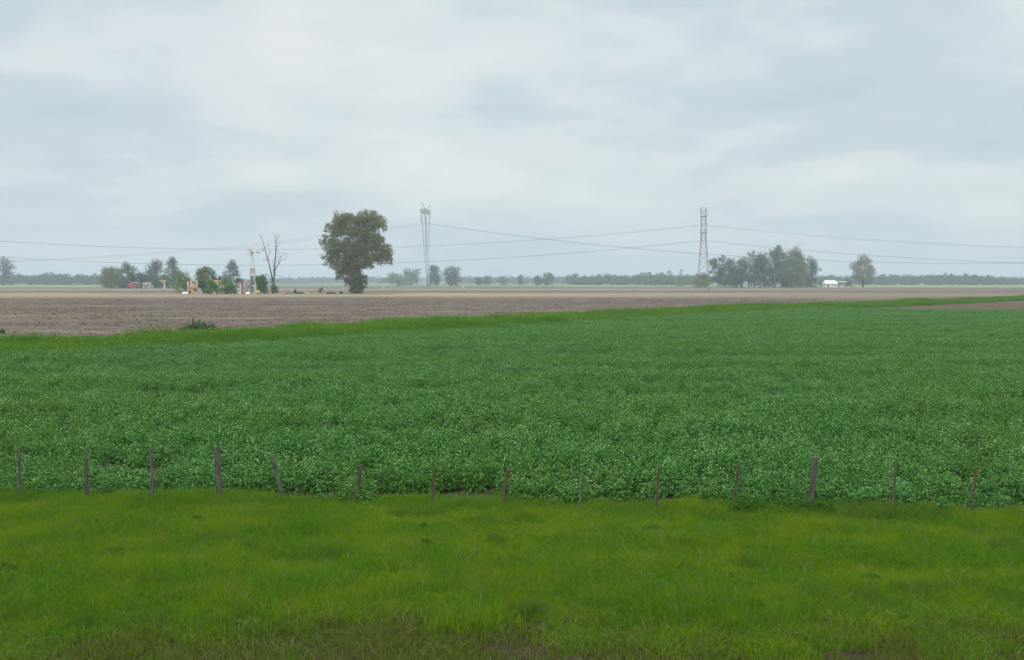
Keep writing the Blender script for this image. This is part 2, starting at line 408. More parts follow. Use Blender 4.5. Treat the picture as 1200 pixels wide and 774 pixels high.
verge_src = src_collection('verge_patches')
for i in range(8):
    r = np.random.default_rng(100 + i)
    P, mi = blades(950, 0.75, 0.035, 0.125, 0.0045, 0.95, r, 0.04 + 0.012 * i)
    o = bpy.data.objects.new('grass_patch', blade_mesh('grass_patch', P, mi, [M['grass'], M['drygrass']])); verge_src.objects.link(o)
thin_src = src_collection('thin_patches')
for i in range(5):
    r = np.random.default_rng(150 + i)
    P, mi = blades(440, 0.8, 0.02, 0.085, 0.0045, 1.1, r, 0.10)
    o = bpy.data.objects.new('thin_patch', blade_mesh('thin_patch', P, mi, [M['thingrass'], M['drygrass']])); thin_src.objects.link(o)
crop_src = src_collection('crop_patches')
for i in range(8):
    r = np.random.default_rng(200 + i)
    # about nine plants, each a dome of leaves
    plants = [(r.uniform(-.6, .6), r.uniform(-.6, .6), r.uniform(.13, .26), r.uniform(.17, .44)) for _ in range(14)]
    vs, mi = [], []
    for (x, y, rad, h) in plants:
        n = 84
        th = r.uniform(0, 2 * np.pi, n); c = r.uniform(0.0, 1.0, n); sn = np.sqrt(1 - c * c); k = r.uniform(.55, 1.08, n)
        d = np.c_[np.cos(th) * sn, np.sin(th) * sn, c]
        pos = np.c_[x + d[:, 0] * rad * k, y + d[:, 1] * rad * k, .03 + d[:, 2] * h * k]
        nr = d * 0.5 + np.array([0, 0, .7]) + r.normal(0, .38, (n, 3))
        vs.append(leafquads(pos, nr, r.uniform(.045, .085, n), r.uniform(.030, .055, n), r)); mi.append(np.zeros(n, int))
        n2 = 8
        th = r.uniform(0, 2 * np.pi, n2); c = r.uniform(.45, 1.0, n2); sn = np.sqrt(1 - c * c)
        pos = np.c_[x + np.cos(th) * sn * rad * 1.1, y + np.sin(th) * sn * rad * 1.1, .05 + c * h * 1.1]
        vs.append(leafquads(pos, np.array([0, -.35, .6]) + r.normal(0, .4, (n2, 3)), r.uniform(.024, .042, n2), r.uniform(.014, .022, n2), r)); mi.append(np.ones(n2, int))
    me = quads_mesh('crop_patch', np.concatenate(vs), [M['crop'], M['fleck']], np.concatenate(mi))
    crop_src.objects.link(bpy.data.objects.new('crop_patch', me))
margin_src = src_collection('margin_patches')
for i in range(6):
    r = np.random.default_rng(300 + i)
    P, mi = blades(620, 1.7, 0.35, 0.85, 0.014, 0.32, r, 0.0)
    n2 = 3 + 6 * (i % 3)
    top = np.c_[r.uniform(-.85, .85, n2), r.uniform(-.85, .85, n2), r.uniform(.6, .92, n2)]
    y = leafquads(top, r.normal(0, 1, (n2, 3)), .09, .06, r)
    P2 = np.concatenate([y[:, :3], y[:, 2:], y[:, :1]], 1)[:, [0, 1, 2, 3, 4, 5]]
    P2 = np.stack([y[:, 0], y[:, 1], y[:, 1] * .5 + y[:, 2] * .5, y[:, 2], y[:, 3], y[:, 0] * .5 + y[:, 3] * .5], 1)
    me = blade_mesh('margin_patch', np.concatenate([P, P2]), np.r_[mi, np.ones(n2, int)], [M['margin_blade'], M['yellow']])
    margin_src.objects.link(bpy.data.objects.new('margin_patch', me))
tall_src = src_collection('tall_grass_patches')
for i in range(4):
    r = np.random.default_rng(400 + i)
    P, mi = blades(420, 0.8, 0.12, 0.30, 0.006, 0.6, r, 0.06)
    o = bpy.data.objects.new('tall_grass_patch', blade_mesh('tall_grass_patch', P, mi, [M['fence_blade'], M['drygrass']])); tall_src.objects.link(o)

def scatter(name, pts, rz, sc, idx, coll, label, cat):
    me = bpy.data.meshes.new(name); n = len(pts)
    me.vertices.add(n); me.vertices.foreach_set('co', np.asarray(pts, np.float32).ravel())
    a = me.attributes.new('turn', 'FLOAT', 'POINT'); a.data.foreach_set('value', np.asarray(rz, np.float32))
    a = me.attributes.new('size', 'FLOAT_VECTOR', 'POINT'); a.data.foreach_set('vector', np.asarray(sc, np.float32).ravel())
    a = me.attributes.new('pick', 'INT', 'POINT'); a.data.foreach_set('value', np.asarray(idx, np.int32))
    o = bpy.data.objects.new(name, me); C.objects.link(o)
    ng = bpy.data.node_groups.new(name, 'GeometryNodeTree')
    ng.interface.new_socket('Geometry', in_out='INPUT', socket_type='NodeSocketGeometry')
    ng.interface.new_socket('Geometry', in_out='OUTPUT', socket_type='NodeSocketGeometry')
    t = NT(ng)
    gi = t.n('NodeGroupInput'); go = t.n('NodeGroupOutput')
    ci = t.n('GeometryNodeCollectionInfo'); ci.inputs['Collection'].default_value = coll
    ci.inputs['Separate Children'].default_value = True; ci.inputs['Reset Children'].default_value = True
    def attr(nm, ty):
        q = t.n('GeometryNodeInputNamedAttribute', data_type=ty); q.inputs[0].default_value = nm
        return q.outputs[0]
    eul = t.n('ShaderNodeCombineXYZ', ins={2: attr('turn', 'FLOAT')})
    ip = t.n('GeometryNodeInstanceOnPoints')
    L = ng.links.new
    L(gi.outputs[0], ip.inputs['Points']); L(ci.outputs[0], ip.inputs['Instance'])
    ip.inputs['Pick Instance'].default_value = True
    L(attr('pick', 'INT'), ip.inputs['Instance Index']); L(eul.outputs[0], ip.inputs['Rotation']); L(attr('size', 'FLOAT_VECTOR'), ip.inputs['Scale'])
    L(ip.outputs[0], go.inputs[0])
    md = o.modifiers.new('scatter', 'NODES'); md.node_group = ng
    return tag(o, label, cat, kind='stuff')
def vnoise(x, y, sx, sy, seed):
    """smooth value noise for plant heights"""
    r = np.random.default_rng(seed); T = r.random((64, 64))
    u, v = x / sx + 500.3, y / sy + 500.7
    i, j = np.floor(u).astype(int), np.floor(v).astype(int); fu, fv = u - i, v - j
    fu, fv = fu * fu * (3 - 2 * fu), fv * fv * (3 - 2 * fv)
    g = lambda a, b: T[a % 64, b % 64]
    return (g(i, j) * (1 - fu) + g(i + 1, j) * fu) * (1 - fv) + (g(i, j + 1) * (1 - fu) + g(i + 1, j + 1) * fu) * fv
def grid(x0, x1, y0, y1, cell, r):
    X, Y = np.meshgrid(np.arange(x0, x1, cell), np.arange(y0, y1, cell))
    X = X.ravel() + r.uniform(-.5, .5, X.size) * cell; Y = Y.ravel() + r.uniform(-.5, .5, Y.size) * cell
    return X, Y

# verge
r = np.random.default_rng(21)
X, Y = grid(-20, 20, 8.5, 24, 0.34, r)
ok = (Y < fence_y(X) + 0.32) & (np.abs(X) < 0.50 * Y + 4)
bare = 0.55 * vnoise(X, Y, 2.4, 0.5, 5) + 0.95 * vnoise(X, Y, 0.40, 0.18, 6)
thin = np.interp(Y, [10.8, 11.7, 12.5, 13.4, 15], [1.2, 0.88, 0.54, 0.28, 0.0])
X, Y, bare, thin = X[ok], Y[ok], bare[ok], thin[ok]
weak = bare * 0.7 < thin * 0.85
TX, TY, TB = X[weak], Y[weak], (bare * 0.7 - thin * 0.85)[weak]
sel = r.random(TX.size) < np.clip(1.15 + TB * 2.2, 0.25, 1); TX, TY = TX[sel], TY[sel]
scatter('thin_grass', np.c_[TX, TY, np.full(TX.size, ZV)], r.uniform(0, 6.28, TX.size), np.c_[np.ones(TX.size), np.ones(TX.size), r.uniform(.6, 1.6, TX.size)], r.integers(0, 5, TX.size), thin_src,
        'thin olive and straw-coloured grass over brown earth at the near edge of the verge', 'grass')
X, Y = X[~weak], Y[~weak]
hz = 0.35 + 1.05 * vnoise(X, Y, 1.3, 0.6, 8) + 0.5 * vnoise(X, Y, 0.6, 0.4, 9) + np.interp(Y, [11, 13.5, 18, 20.3], [-0.35, 0, 0.0, 0.15])
hz = np.clip(hz, 0.3, 3)
sxy = r.uniform(.85, 1.15, X.size)
scatter('verge_grass', np.c_[X, Y, np.full(X.size, ZV)], r.uniform(0, 6.28, X.size), np.c_[sxy, sxy, hz], r.integers(0, 8, X.size), verge_src,
        'bright yellow-green grass growing on the verge in front of the fence', 'grass')
# tall grass at the fence foot
r = np.random.default_rng(22)
X = r.uniform(-16, 16, 330); Y = fence_y(X) + r.normal(0.0, 0.22, X.size)
dens = vnoise(X, Y, 1.4, 5, 31); ok = dens > 0.42
X, Y, dens = X[ok], Y[ok], dens[ok]
h = 0.28 + 0.55 * (dens - .42) / .58 * r.uniform(.5, 1.2, X.size) + 0.15 * (X > 4)
scatter('fence_foot_grass', np.c_[X, Y, np.full(X.size, ZV)], r.uniform(0, 6.28, X.size), np.c_[np.full(X.size, .9), np.full(X.size, .9), h], r.integers(0, 4, X.size), tall_src,
        'taller dark grass along the foot of the fence posts', 'grass')
# taller tussocks here and there on the verge
r = np.random.default_rng(27)
X = r.uniform(-15, 15, 420); Y = r.uniform(12.5, 20.5, 420)
ok = (Y < fence_y(X)) & (vnoise(X, Y, 2.0, 0.9, 71) > 0.55); X, Y = X[ok], Y[ok]
q = r.uniform(.35, .75, X.size)
scatter('verge_tussocks', np.c_[X, Y, np.full(X.size, ZV)], r.uniform(0, 6.28, X.size), np.c_[q, q * .7, r.uniform(.35, .8, X.size)], r.integers(0, 4, X.size), tall_src,
        'scattered taller tussocks standing in the short verge grass', 'grass')
# crop
r = np.random.default_rng(23)
X, Y = grid(-60, 95, 19, 153, 0.86, r)
edge = fence_y(X) + 0.5 + 0.25 * vnoise(X, Y, .8, .8, 40)
ok = (Y > edge) & (np.abs(X) < 0.50 * Y + 6) & (s_of(X, Y) < -0.5) & (Y < 151.2 + 0.6 * vnoise(X, Y, 4, 4, 42))
X, Y = X[ok], Y[ok]
rows = vnoise(X + 0.25 * Y, Y, 7.0, 1.9, 41); spots = vnoise(X, Y, 2.2, 1.3, 43); slow = vnoise(X, Y, 20, 9, 44)
hz = 0.42 + 0.62 * rows + 0.42 * spots + 0.28 * slow
gap = (rows < 0.20) & (spots < 0.42) & (Y > fence_y(X) + 2.2)
hz = np.where(gap, hz * 0.5, hz)
keep = ~(gap & (r.random(X.size) < .55))
X, Y, hz = X[keep], Y[keep], hz[keep]
sxy = r.uniform(.85, 1.15, X.size)
scatter('crop_plants', np.c_[X, Y, np.full(X.size, ZC)], r.uniform(0, 6.28, X.size), np.c_[sxy, sxy, hz], r.integers(0, 8, X.size), crop_src,
        'dense leafy green crop with pale flecks filling the field behind the fence', 'crop')
# field margin
r = np.random.default_rng(24)
X, Y = grid(-62, 215, 30, 400, 1.25, r)
s = s_of(X, Y) - s0(X) + 1.2 * (vnoise(X, Y, 3, 3, 50) - .5)
ok = (s > 0.2) & (s < swid(X)) & (np.abs(X) < 0.50 * Y + 8)
X, Y, s = X[ok], Y[ok], s[ok]
hz = (0.55 + 0.75 * vnoise(X, Y, 4, 4, 51)) * np.interp(s / swid(X), [0, .2, .8, 1], [.6, 1, 1.05, .75])
scatter('margin_grass', np.c_[X, Y, np.full(X.size, ZM)], r.uniform(0, 6.28, X.size), np.c_[np.ones(X.size), np.ones(X.size), hz], r.integers(0, 6, X.size), margin_src,
        'tall rough grass with yellow blossom on the strip between crop and ploughed field', 'grass')

# clods and straw on the near part of the ploughed field
clod_src = src_collection('clod_patches')
for i in range(5):
    r = np.random.default_rng(450 + i); mb = MB()
    for _ in range(75):
        x, y = r.uniform(-1.6, 1.6, 2); q = r.uniform(.03, .11) * (1 + .8 * (r.random() < .12)); h = q * r.uniform(.5, 1.0)
        a = np.sort(r.uniform(0, 2 * math.pi, 5)); b = [(x + q * 1.3 * math.cos(t), y + q * math.sin(t), -.01) for t in a]
        mb.add(b + [(x + r.normal(0, q * .25), y + r.normal(0, q * .25), h), (x + r.normal(0, q * .3), y + r.normal(0, q * .3), h * .8)], [(0, 1, 5), (1, 2, 5), (2, 3, 6), (3, 4, 6), (4, 0, 5), (4, 5, 6), (2, 6, 5)])
    me = new_mesh('clod_patch', mb.v, mb.f); me.materials.append(M['clod'])
    clod_src.objects.link(bpy.data.objects.new('clod_patch', me))
r = np.random.default_rng(26)
X, Y = grid(-130, 130, 60, 260, 2.6, r)
s = s_of(X, Y) - s0(X); ok = (s > swid(X) + .6) & (np.abs(X) < 0.50 * Y + 8) & (vnoise(X, Y, 14, 3.5, 61) > r.uniform(.2, .8, X.size))
X, Y = X[ok], Y[ok]
scatter('soil_clods', np.c_[X, Y, np.full(X.size, .022) + .03 * (Y > 213)], r.uniform(0, 6.28, X.size), np.c_[np.ones(X.size), np.ones(X.size), r.uniform(.7, 1.5, X.size)], r.integers(0, 5, X.size), clod_src,
        'loose brown clods scattered over the ploughed field', 'soil')

# ------------------------------------------------------------------ trees
def crown_mesh(name, clumps, n, size, r, mat, sub=15, gap=0.30, droop=0.0, flat=1.0, rads=(.28, .52)):
    """clumps: (cx,cy,cz,rx,ry,rz). Leaves gather in tufts on and inside every clump"""
    cl_ = np.array(clumps, float); wts = (cl_[:, 3] * cl_[:, 5] + cl_[:, 3] * cl_[:, 4]); wts = wts / wts.sum()
    out = []
    for c, wt in zip(cl_, wts):
        k = max(30, int(n * wt)); ns = max(4, int(sub * (0.6 + 0.8 * r.random())))
        d = r.normal(0, 1, (ns, 3)); d /= np.linalg.norm(d, axis=1, keepdims=True)
        cen = d * r.uniform(.45, 1.0, (ns, 1)); rad = r.uniform(rads[0], rads[1], ns)
        i = r.integers(0, ns, k); v = r.normal(0, 1, (k, 3)); v /= np.linalg.norm(v, axis=1, keepdims=True)
        p = cen[i] + v * (rad[i] * r.random(k) ** 0.45)[:, None]
        core = r.random(k) < (1 - gap) * .45
        p = np.where(core[:, None], v * (r.random(k) ** .5)[:, None] * .8, p)
        pos = c[:3] + p * c[3:6]
        pos[:, 2] -= droop * r.random(k) ** 2
        nr = v * .75 + p * .75 + np.array([0, 0, .25]) + r.normal(0, .42, (k, 3))
        sz = size * r.uniform(.55, 1.35, k)
        out.append(leafquads(pos, nr, sz * 1.5, sz * .85 * flat, r))
    V = np.concatenate(out); V[:, :, 2] = np.maximum(V[:, :, 2], 0.05)
    return quads_mesh(name, V, [mat])
def trunk_mb(H, rad, clumps, r, lean=0.0, nbr=9, split=0.35):
    mb = MB()
    top = np.array([lean, 0, H])
    pts = [np.array([lean * t ** 1.5 + r.normal(0, rad * .25) * (t > 0), r.normal(0, rad * .25) * (t > 0), H * t - (0.3 if t == 0 else 0)]) for t in np.linspace(0, 1, 6)]
    mb.tube(pts, list(rad * np.array([1.35, 1.0, .85, .65, .45, .2])), 7)
    order = r.permutation(len(clumps))[:nbr]
    for i in order:
        c = np.array(clumps[i][:3], float)
        t = r.uniform(split, .8); a = np.array([lean * t ** 1.5, 0, H * t])
        if c[2] < a[2]: a = np.array([lean * .04, 0, max(.15 * H, c[2] * .6)])
        m = (a + c) / 2 + r.normal(0, .04 * H, 3)
        mb.tube([a, m, c], [rad * .4, rad * .25, rad * .08], 5)
    return mb
def auto_clumps(w_, H, style, r):
    """clump list for a crown w_ wide and H tall overall"""
    R = w_ / 2; out = []
    prof = {'round': (0.04, 20), 'spread': (0.12, 19), 'column': (0.04, 10), 'bush': (0.0, 17), 'tall': (0.04, 22), 'mass': (0.0, 26)}[style]
    z0 = prof[0] * H
    for i in range(prof[1]):
        t = (i + r.random()) / prof[1]
        z = z0 + (H - z0) * (0.10 + 0.78 * t)
        if style == 'column': k = 0.55 * math.sin(math.pi * min(.95, t * .75 + .25))
        elif style == 'spread': k = 0.45 + 0.55 * math.sin(math.pi * (t * .75 + .2))
        elif style == 'bush': k = 0.95 * math.sqrt(max(.05, 1 - (t * .92) ** 2))
        elif style == 'mass': k = 0.98 * math.sqrt(max(.10, 1 - (max(0, t - .50) / .58) ** 2))
        elif style == 'tall': k = 0.35 + 0.6 * math.sin(math.pi * (t * .8 + .15))
        else: k = 0.9 * math.sin(math.pi * (t * .8 + .12))
        a = r.uniform(0, 2 * math.pi); q = R * k * r.uniform(.25, .72)
        rr = R * r.uniform(.30, .48) * (0.7 + .3 * k) * (1.2 if style == 'mass' else 1)
        rz = min(rr, (H - z0) * .26) * r.uniform(.75, 1.0)
        z = min(z, H - rz * .95)
        out.append((q * math.cos(a), q * math.sin(a), max(z, rz * .7), rr, rr, rz))
    o = np.array(out)
    xa, xb = (o[:, 0] - o[:, 3] * .95).min(), (o[:, 0] + o[:, 3] * .95).max()
    f = w_ / (xb - xa); o[:, 0] = (o[:, 0] - (xa + xb) / 2) * f; o[:, 1] *= f; o[:, 3] *= max(1, f); o[:, 4] *= max(1, f)
    g = H / (o[:, 2] + o[:, 5] * .95).max(); o[:, 2] *= g; o[:, 5] *= max(1, g)
    if style not in ('tall', 'column'): o[:, 5] *= 1.15
    return [tuple(q) for q in o]
def tree(px, base, w_px, h_px, style, leaf, label, group, cat='tree', name='tree', seed=0, n=2600, leaf_k=1.0, trunk=True, bark='bark', clumps=None, gap=.3, droop=0., Y=None, z0=0.0, **kw):
    """a tree standing where the photo shows its foot, as wide and tall as it shows there"""
    r = np.random.default_rng(seed)
    Y = Y or by(base); k = Y / F
    x = at(px, base, Y)[0]
    W, H = w_px * k, h_px * k
    cls = clumps or auto_clumps(W, H, style, r)
    t = thing(name, (x, Y, z0), label, cat, group)
    size = max(0.20, 0.85 * k) * leaf_k
    me = crown_mesh('crown', cls, int(n * 1.7), size, r, M[leaf], gap=gap, droop=droop, **kw)
    link('crown', me, [], t)
    if trunk:
        trunk_mb(H * .72, max(.12, W * .028), cls, r, lean=r.normal(0, W * .05)).build('trunk', M[bark], t, smooth=True)
    return t

# the big lone tree, its clumps read off the photograph (columns: crop x, crop y, half width, half height)
k0 = by(344.5) / F
raw = [(300,112,72,52),(400,125,75,60),(540,100,95,52),(600,150,58,52),(642,200,28,28),(470,130,60,50),(190,195,52,38),(262,212,82,58),(130,312,40,38),(152,262,34,22),
       (380,222,110,66),(480,235,72,62),(575,290,66,58),(640,380,68,58),(684,452,36,44),(590,440,82,58),(225,400,88,76),(180,470,48,46),(290,355,82,56),(420,395,110,86),
       (445,320,80,46),(350,500,108,76),(462,480,74,58),(262,565,42,48),(242,605,24,26),(380,590,104,66),(410,672,72,58),(470,615,34,48),(412,705,54,38),(348,635,42,40),(535,505,40,30),(515,180,75,52),(335,310,70,44),(205,300,58,40),(525,350,80,60),(300,455,90,62),(180,350,48,40),(545,250,60,40),(280,150,70,50),(640,330,50,36),(660,420,50,40),(240,520,50,48)]
rb = np.random.default_rng(55); cls = []
for (cx, cy, rx, ry) in raw:
    X0, Z0 = (cx / 7.04 - 56.8) * k0, (734 - cy) / 7.04 * k0
    RX, RZ = rx / 7.04 * k0 * 1.07, ry / 7.04 * k0 * 1.07
    half = max(1.0, 12.0 * math.sqrt(max(0.05, 1 - (X0 / 14) ** 2)) * min(1, .35 + Z0 / 16))
    for q in ((-.62, .05, .6) if RX > 2.4 else (rb.uniform(-.4, .4),)):
        cls.append((X0, half * (q + rb.uniform(-.15, .15)), Z0 + (rb.normal(0, .3) if q > 0 else 0), RX * (1 if q < .5 else .85), RX, RZ * (1 if q < .5 else .85)))
tree(416.8, 344.5, 92, 98, 'round', 'leaf_olive', 'huge lone olive-green tree with foliage down to the ground, tallest in the fields', None, seed=56, n=44000, leaf_k=1.2, clumps=cls, gap=.5, droop=.5, sub=20, rads=(.2, .40))

# dead tree
Yd = by(344.6); kd = Yd / F
dt = thing('dead_tree', (at(321, 344.6, Yd)[0], Yd, 0), 'bare grey dead tree with two forked stems, no leaves, beside the windmill', 'tree')
def D(px, py, dy=0.0): return np.array([(px - 321) * kd, dy, (344.6 - py) * kd])
mb = MB()
mb.tube([D(320, 346), D(320.6, 338), D(321, 330), D(321.8, 322)], [.52, .44, .36, .30], 8)
mb.tube([D(321.8, 322), D(322, 310, .5), D(322.8, 300, .7), D(323.6, 288, .3), D(324, 281, .1), D(324.6, 273, .2)], [.30, .26, .20, .15, .09, .03], 7)
mb.tube([D(320.4, 330), D(318.5, 321, -.6), D(316.2, 309, -.9), D(313.5, 299, -1.0), D(311, 289, -1.2), D(309.2, 283, -1.0), D(307.5, 276, -.8)], [.27, .24, .20, .16, .11, .07, .03], 7)
for pts, r0 in (([D(322, 318), D(325.5, 311, .8), D(329, 305, 1.3), D(334, 304, 1.6)], .20), ([D(325.5, 311, .8), D(327.5, 303, 1), D(331, 299, 1.2), D(336, 297.5, 1.2)], .13),
                ([D(323, 298), D(325.5, 290, .5), D(327.5, 286, .7)], .12), ([D(324, 284), D(326, 280), D(327, 278)], .08), ([D(323.7, 285), D(322.3, 279), D(322, 275)], .07),
                ([D(316, 308, -.9), D(313, 305, -1.4), D(310.5, 306, -1.6)], .11), ([D(315.5, 305, -.9), D(316.8, 297, -.5), D(314.6, 290, -.4)], .11), ([D(311, 290, -1.2), D(308.6, 292), D(307.8, 295)], .06),
                ([D(320.6, 320), D(320.2, 312, .4), D(319.8, 306, .5)], .12), ([D(321.2, 333), D(325, 331, .5), D(327.5, 326, .8), D(329, 324, .9)], .13), ([D(319, 326), D(316, 324, -.6)], .10),
                ([D(309.4, 284, -1), D(306.8, 280, -.8), D(306.4, 277, -.7)], .05), ([D(325.2, 308, .8), D(325.4, 302, .6), D(326.6, 297, .5)], .07)):
    mb.tube(pts, list(np.linspace(r0 * .8, r0 * .2, len(pts))), 5)
    rr_ = np.random.default_rng(int(r0 * 1000))
    for q in pts[1:]:
        for _ in range(2):
            a_ = q + np.array([rr_.normal(0, 1.1), rr_.normal(0, .6), rr_.uniform(.3, 1.7)])
            mb.tube([q, (q + a_) / 2 + rr_.normal(0, .12, 3), a_], [.055, .04, .02], 4)
mb.build('trunk', M['deadwood'], dt, smooth=True)
me = crown_mesh('ivy', [((320.5 - 321) * kd, -.3, 2.2, 1.3, 1.0, 2.2), ((324 - 321) * kd, .2, 1.2, 1.0, .8, 1.3), ((319 - 321) * kd, .3, 4.4, .8, .8, 1.4)], 620, .28, np.random.default_rng(9), M['leaf_mid'])
link('ivy', me, [], dt)

# farmstead by the road, back group, grove, distance ------------------------------------------------
FG, BG, GG, DG = 'trees and shrubs round the near farmstead', 'trees round the back farmyard', 'eucalyptus grove behind the lattice pylon', 'small trees on the far plain'
T = tree
T(214, 344.5, 25, 27, 'mass', 'leaf_pale', 'pale feathery shrub at the left end of the ochre ruin', FG, 'shrub', 'shrub', 61, 2400, trunk=False, gap=.5)
T(239, 344.0, 30, 33, 'spread', 'leaf_olive', 'dark grey-green domed tree rising behind the ochre ruin', FG, seed=62, n=4200, Y=392)
T(237, 344.8, 13, 16, 'bush', 'leaf_dark', 'dusky grey shrub between the ochre ruin and bright bush', FG, 'shrub', 'shrub', 63, 1200, trunk=False, Y=380)
T(248, 345.4, 20, 18.5, 'bush', 'leaf_green', 'bright green bush in front of the tan roof', FG, 'shrub', 'shrub', 64, 1900, trunk=False)
T(267, 345.0, 24, 18.5, 'spread', 'leaf_green', 'low spreading bright green tree over the stained farm wall', FG, seed=65, n=2600, Y=368.5)
T(282, 343.5, 14, 18, 'round', 'leaf_mid', 'small mid-green tree behind the red farmhouse roof', FG, seed=66, n=1500, Y=405)
T(306.5, 344.8, 20, 24, 'mass', 'leaf_green', 'dense round green shrub between windmill and dead tree', FG, 'shrub', 'shrub', 67, 3200, trunk=False, gap=.15)
T(294.5, 343.8, 8, 21, 'tall', 'leaf_mid', 'slim green tree growing through the windmill legs', FG, seed=68, n=900, Y=392)
T(270.5, 338.2, 22, 34, 'tall', 'leaf_euca', 'hazy blue-grey tree with open crown, left of the windmill', FG, seed=69, n=2200, Y=760, gap=.5, z0=0)
T(262, 338.0, 12, 15, 'bush', 'leaf_dark', 'dark hazy shrub behind the domed tree of the ruin', FG, 'shrub', 'shrub', 70, 700, trunk=False, Y=700)
T(376, 344.2, 6.5, 7.5, 'spread', 'leaf_pale', 'little sapling among logs left of the huge tree', None, seed=71, n=75, name='sapling', leaf_k=.7, gap=.8)
T(131, 338.6, 33, 27, 'mass', 'leaf_olive', 'rounded olive tree at the left end of the back farmyard', BG, seed=72, n=3600)
T(150, 338.4, 24, 31, 'mass', 'leaf_mid', 'fresh green tree behind the red harvester', BG, seed=73, n=3000, Y=725)
T(167, 338.2, 24, 20, 'bush', 'leaf_dark', 'dull grey-green thicket tree behind the cream shed', BG, seed=74, n=2000, Y=712)
T(182, 338.2, 31, 35, 'mass', 'leaf_euca', 'grey-green tree with ragged top above the tan hopper', BG, seed=75, n=3000, Y=735, gap=.45)
T(202, 338.2, 25, 38, 'mass', 'leaf_euca', 'tallest ragged grey-green tree of the back farmyard', BG, seed=76, n=2600, Y=728, gap=.5)
T(196, 338.4, 26, 17, 'bush', 'leaf_mid', 'low green shrub beneath the tallest back farmyard tree', BG, 'shrub', 'shrub', 77, 1500, trunk=False, Y=712)
# the grove on the right
T(822, 337.4, 24, 18, 'bush', 'leaf_olive', 'low olive shrub at the foot of the lattice pylon', GG, 'shrub', 'shrub', 80, 1600, trunk=False, Y=800)
T(800, 335.8, 26, 14, 'bush', 'leaf_pale', 'yellow-green shrub left of the lattice pylon', GG, 'shrub', 'shrub', 81, 1100, trunk=False, Y=1000)
T(842, 337.4, 27, 39, 'tall', 'leaf_euca', 'grey-green eucalyptus directly right of the lattice pylon', GG, seed=82, n=3200, Y=830, bark='bark_pale')
T(856, 337.4, 24, 35, 'mass', 'leaf_euca', 'second grey-green eucalyptus from the lattice pylon', GG, seed=83, n=2600, Y=845, bark='bark_pale')
T(884, 337.4, 30, 44, 'mass', 'leaf_euca', 'broad eucalyptus in the middle of the grove, above the white shed', GG, seed=84, n=4000, Y=835, gap=.3)
T(908, 337.4, 26, 50, 'mass', 'leaf_euca', 'tallest eucalyptus of the grove, behind the tilted auger', GG, seed=85, n=3800, Y=840, bark='bark_pale', gap=.2)
T(928, 337.4, 38, 49, 'mass', 'leaf_olive', 'widest olive-tinted eucalyptus crown of the grove', GG, seed=86, n=5200, Y=825, gap=.2)
T(950, 337.4, 24, 37, 'mass', 'leaf_euca', 'thin ragged eucalyptus at the right end of the grove', GG, seed=87, n=2200, Y=850, gap=.55)
T(946, 337.4, 6, 12, 'round', 'leaf_euca', 'pale trunked young eucalyptus at the right foot of the grove', GG, seed=88, n=200, Y=815, bark='bark_pale')
T(1011, 336.9, 34, 38, 'round', 'leaf_tan', 'lone tan-leaved tree right of the white farm buildings', None, seed=89, n=4200, gap=.3)
T(988, 336.2, 22, 9, 'bush', 'leaf_dark', 'dark round shrub behind the grey shed', None, 'shrub', 'shrub', 90, 600, trunk=False, Y=960)
T(966, 336.4, 18, 10, 'bush', 'leaf_green', 'light green shrub behind the white farmhouse gable', None, 'shrub', 'shrub', 91, 700, trunk=False, Y=930)
T(869, 337.4, 26, 36, 'mass', 'leaf_euca', 'grey-green eucalyptus filling the grove left of its broad middle tree', GG, seed=121, n=3200, Y=838)
T(896, 337.4, 26, 42, 'mass', 'leaf_euca', 'eucalyptus between the broad middle tree and the tallest of the grove', GG, seed=122, n=3200, Y=850, gap=.2)
T(918, 337.4, 26, 44, 'mass', 'leaf_euca', 'dense eucalyptus between the tallest tree and widest crown', GG, seed=123, n=3400, Y=848, gap=.1)
T(938, 337.4, 22, 43, 'mass', 'leaf_olive', 'eucalyptus tucked behind the right side of the widest crown', GG, seed=124, n=2800, Y=846, gap=.15)
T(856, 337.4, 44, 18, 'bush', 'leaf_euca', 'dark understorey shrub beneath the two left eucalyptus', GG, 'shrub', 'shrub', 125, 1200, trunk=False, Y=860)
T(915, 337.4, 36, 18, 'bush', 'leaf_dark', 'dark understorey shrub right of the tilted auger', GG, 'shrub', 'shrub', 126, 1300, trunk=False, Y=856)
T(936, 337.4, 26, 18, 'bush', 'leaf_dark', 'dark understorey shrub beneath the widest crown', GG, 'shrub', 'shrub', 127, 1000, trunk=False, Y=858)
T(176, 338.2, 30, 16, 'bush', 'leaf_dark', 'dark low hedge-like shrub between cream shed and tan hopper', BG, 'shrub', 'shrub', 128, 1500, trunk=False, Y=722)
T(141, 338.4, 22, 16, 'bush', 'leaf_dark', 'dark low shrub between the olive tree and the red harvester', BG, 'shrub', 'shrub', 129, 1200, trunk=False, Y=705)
T(255, 343.8, 20, 21, 'bush', 'leaf_dark', 'dusky shrub behind the tan roof of the cream outbuilding', FG, 'shrub', 'shrub', 130, 1500, trunk=False, Y=398)
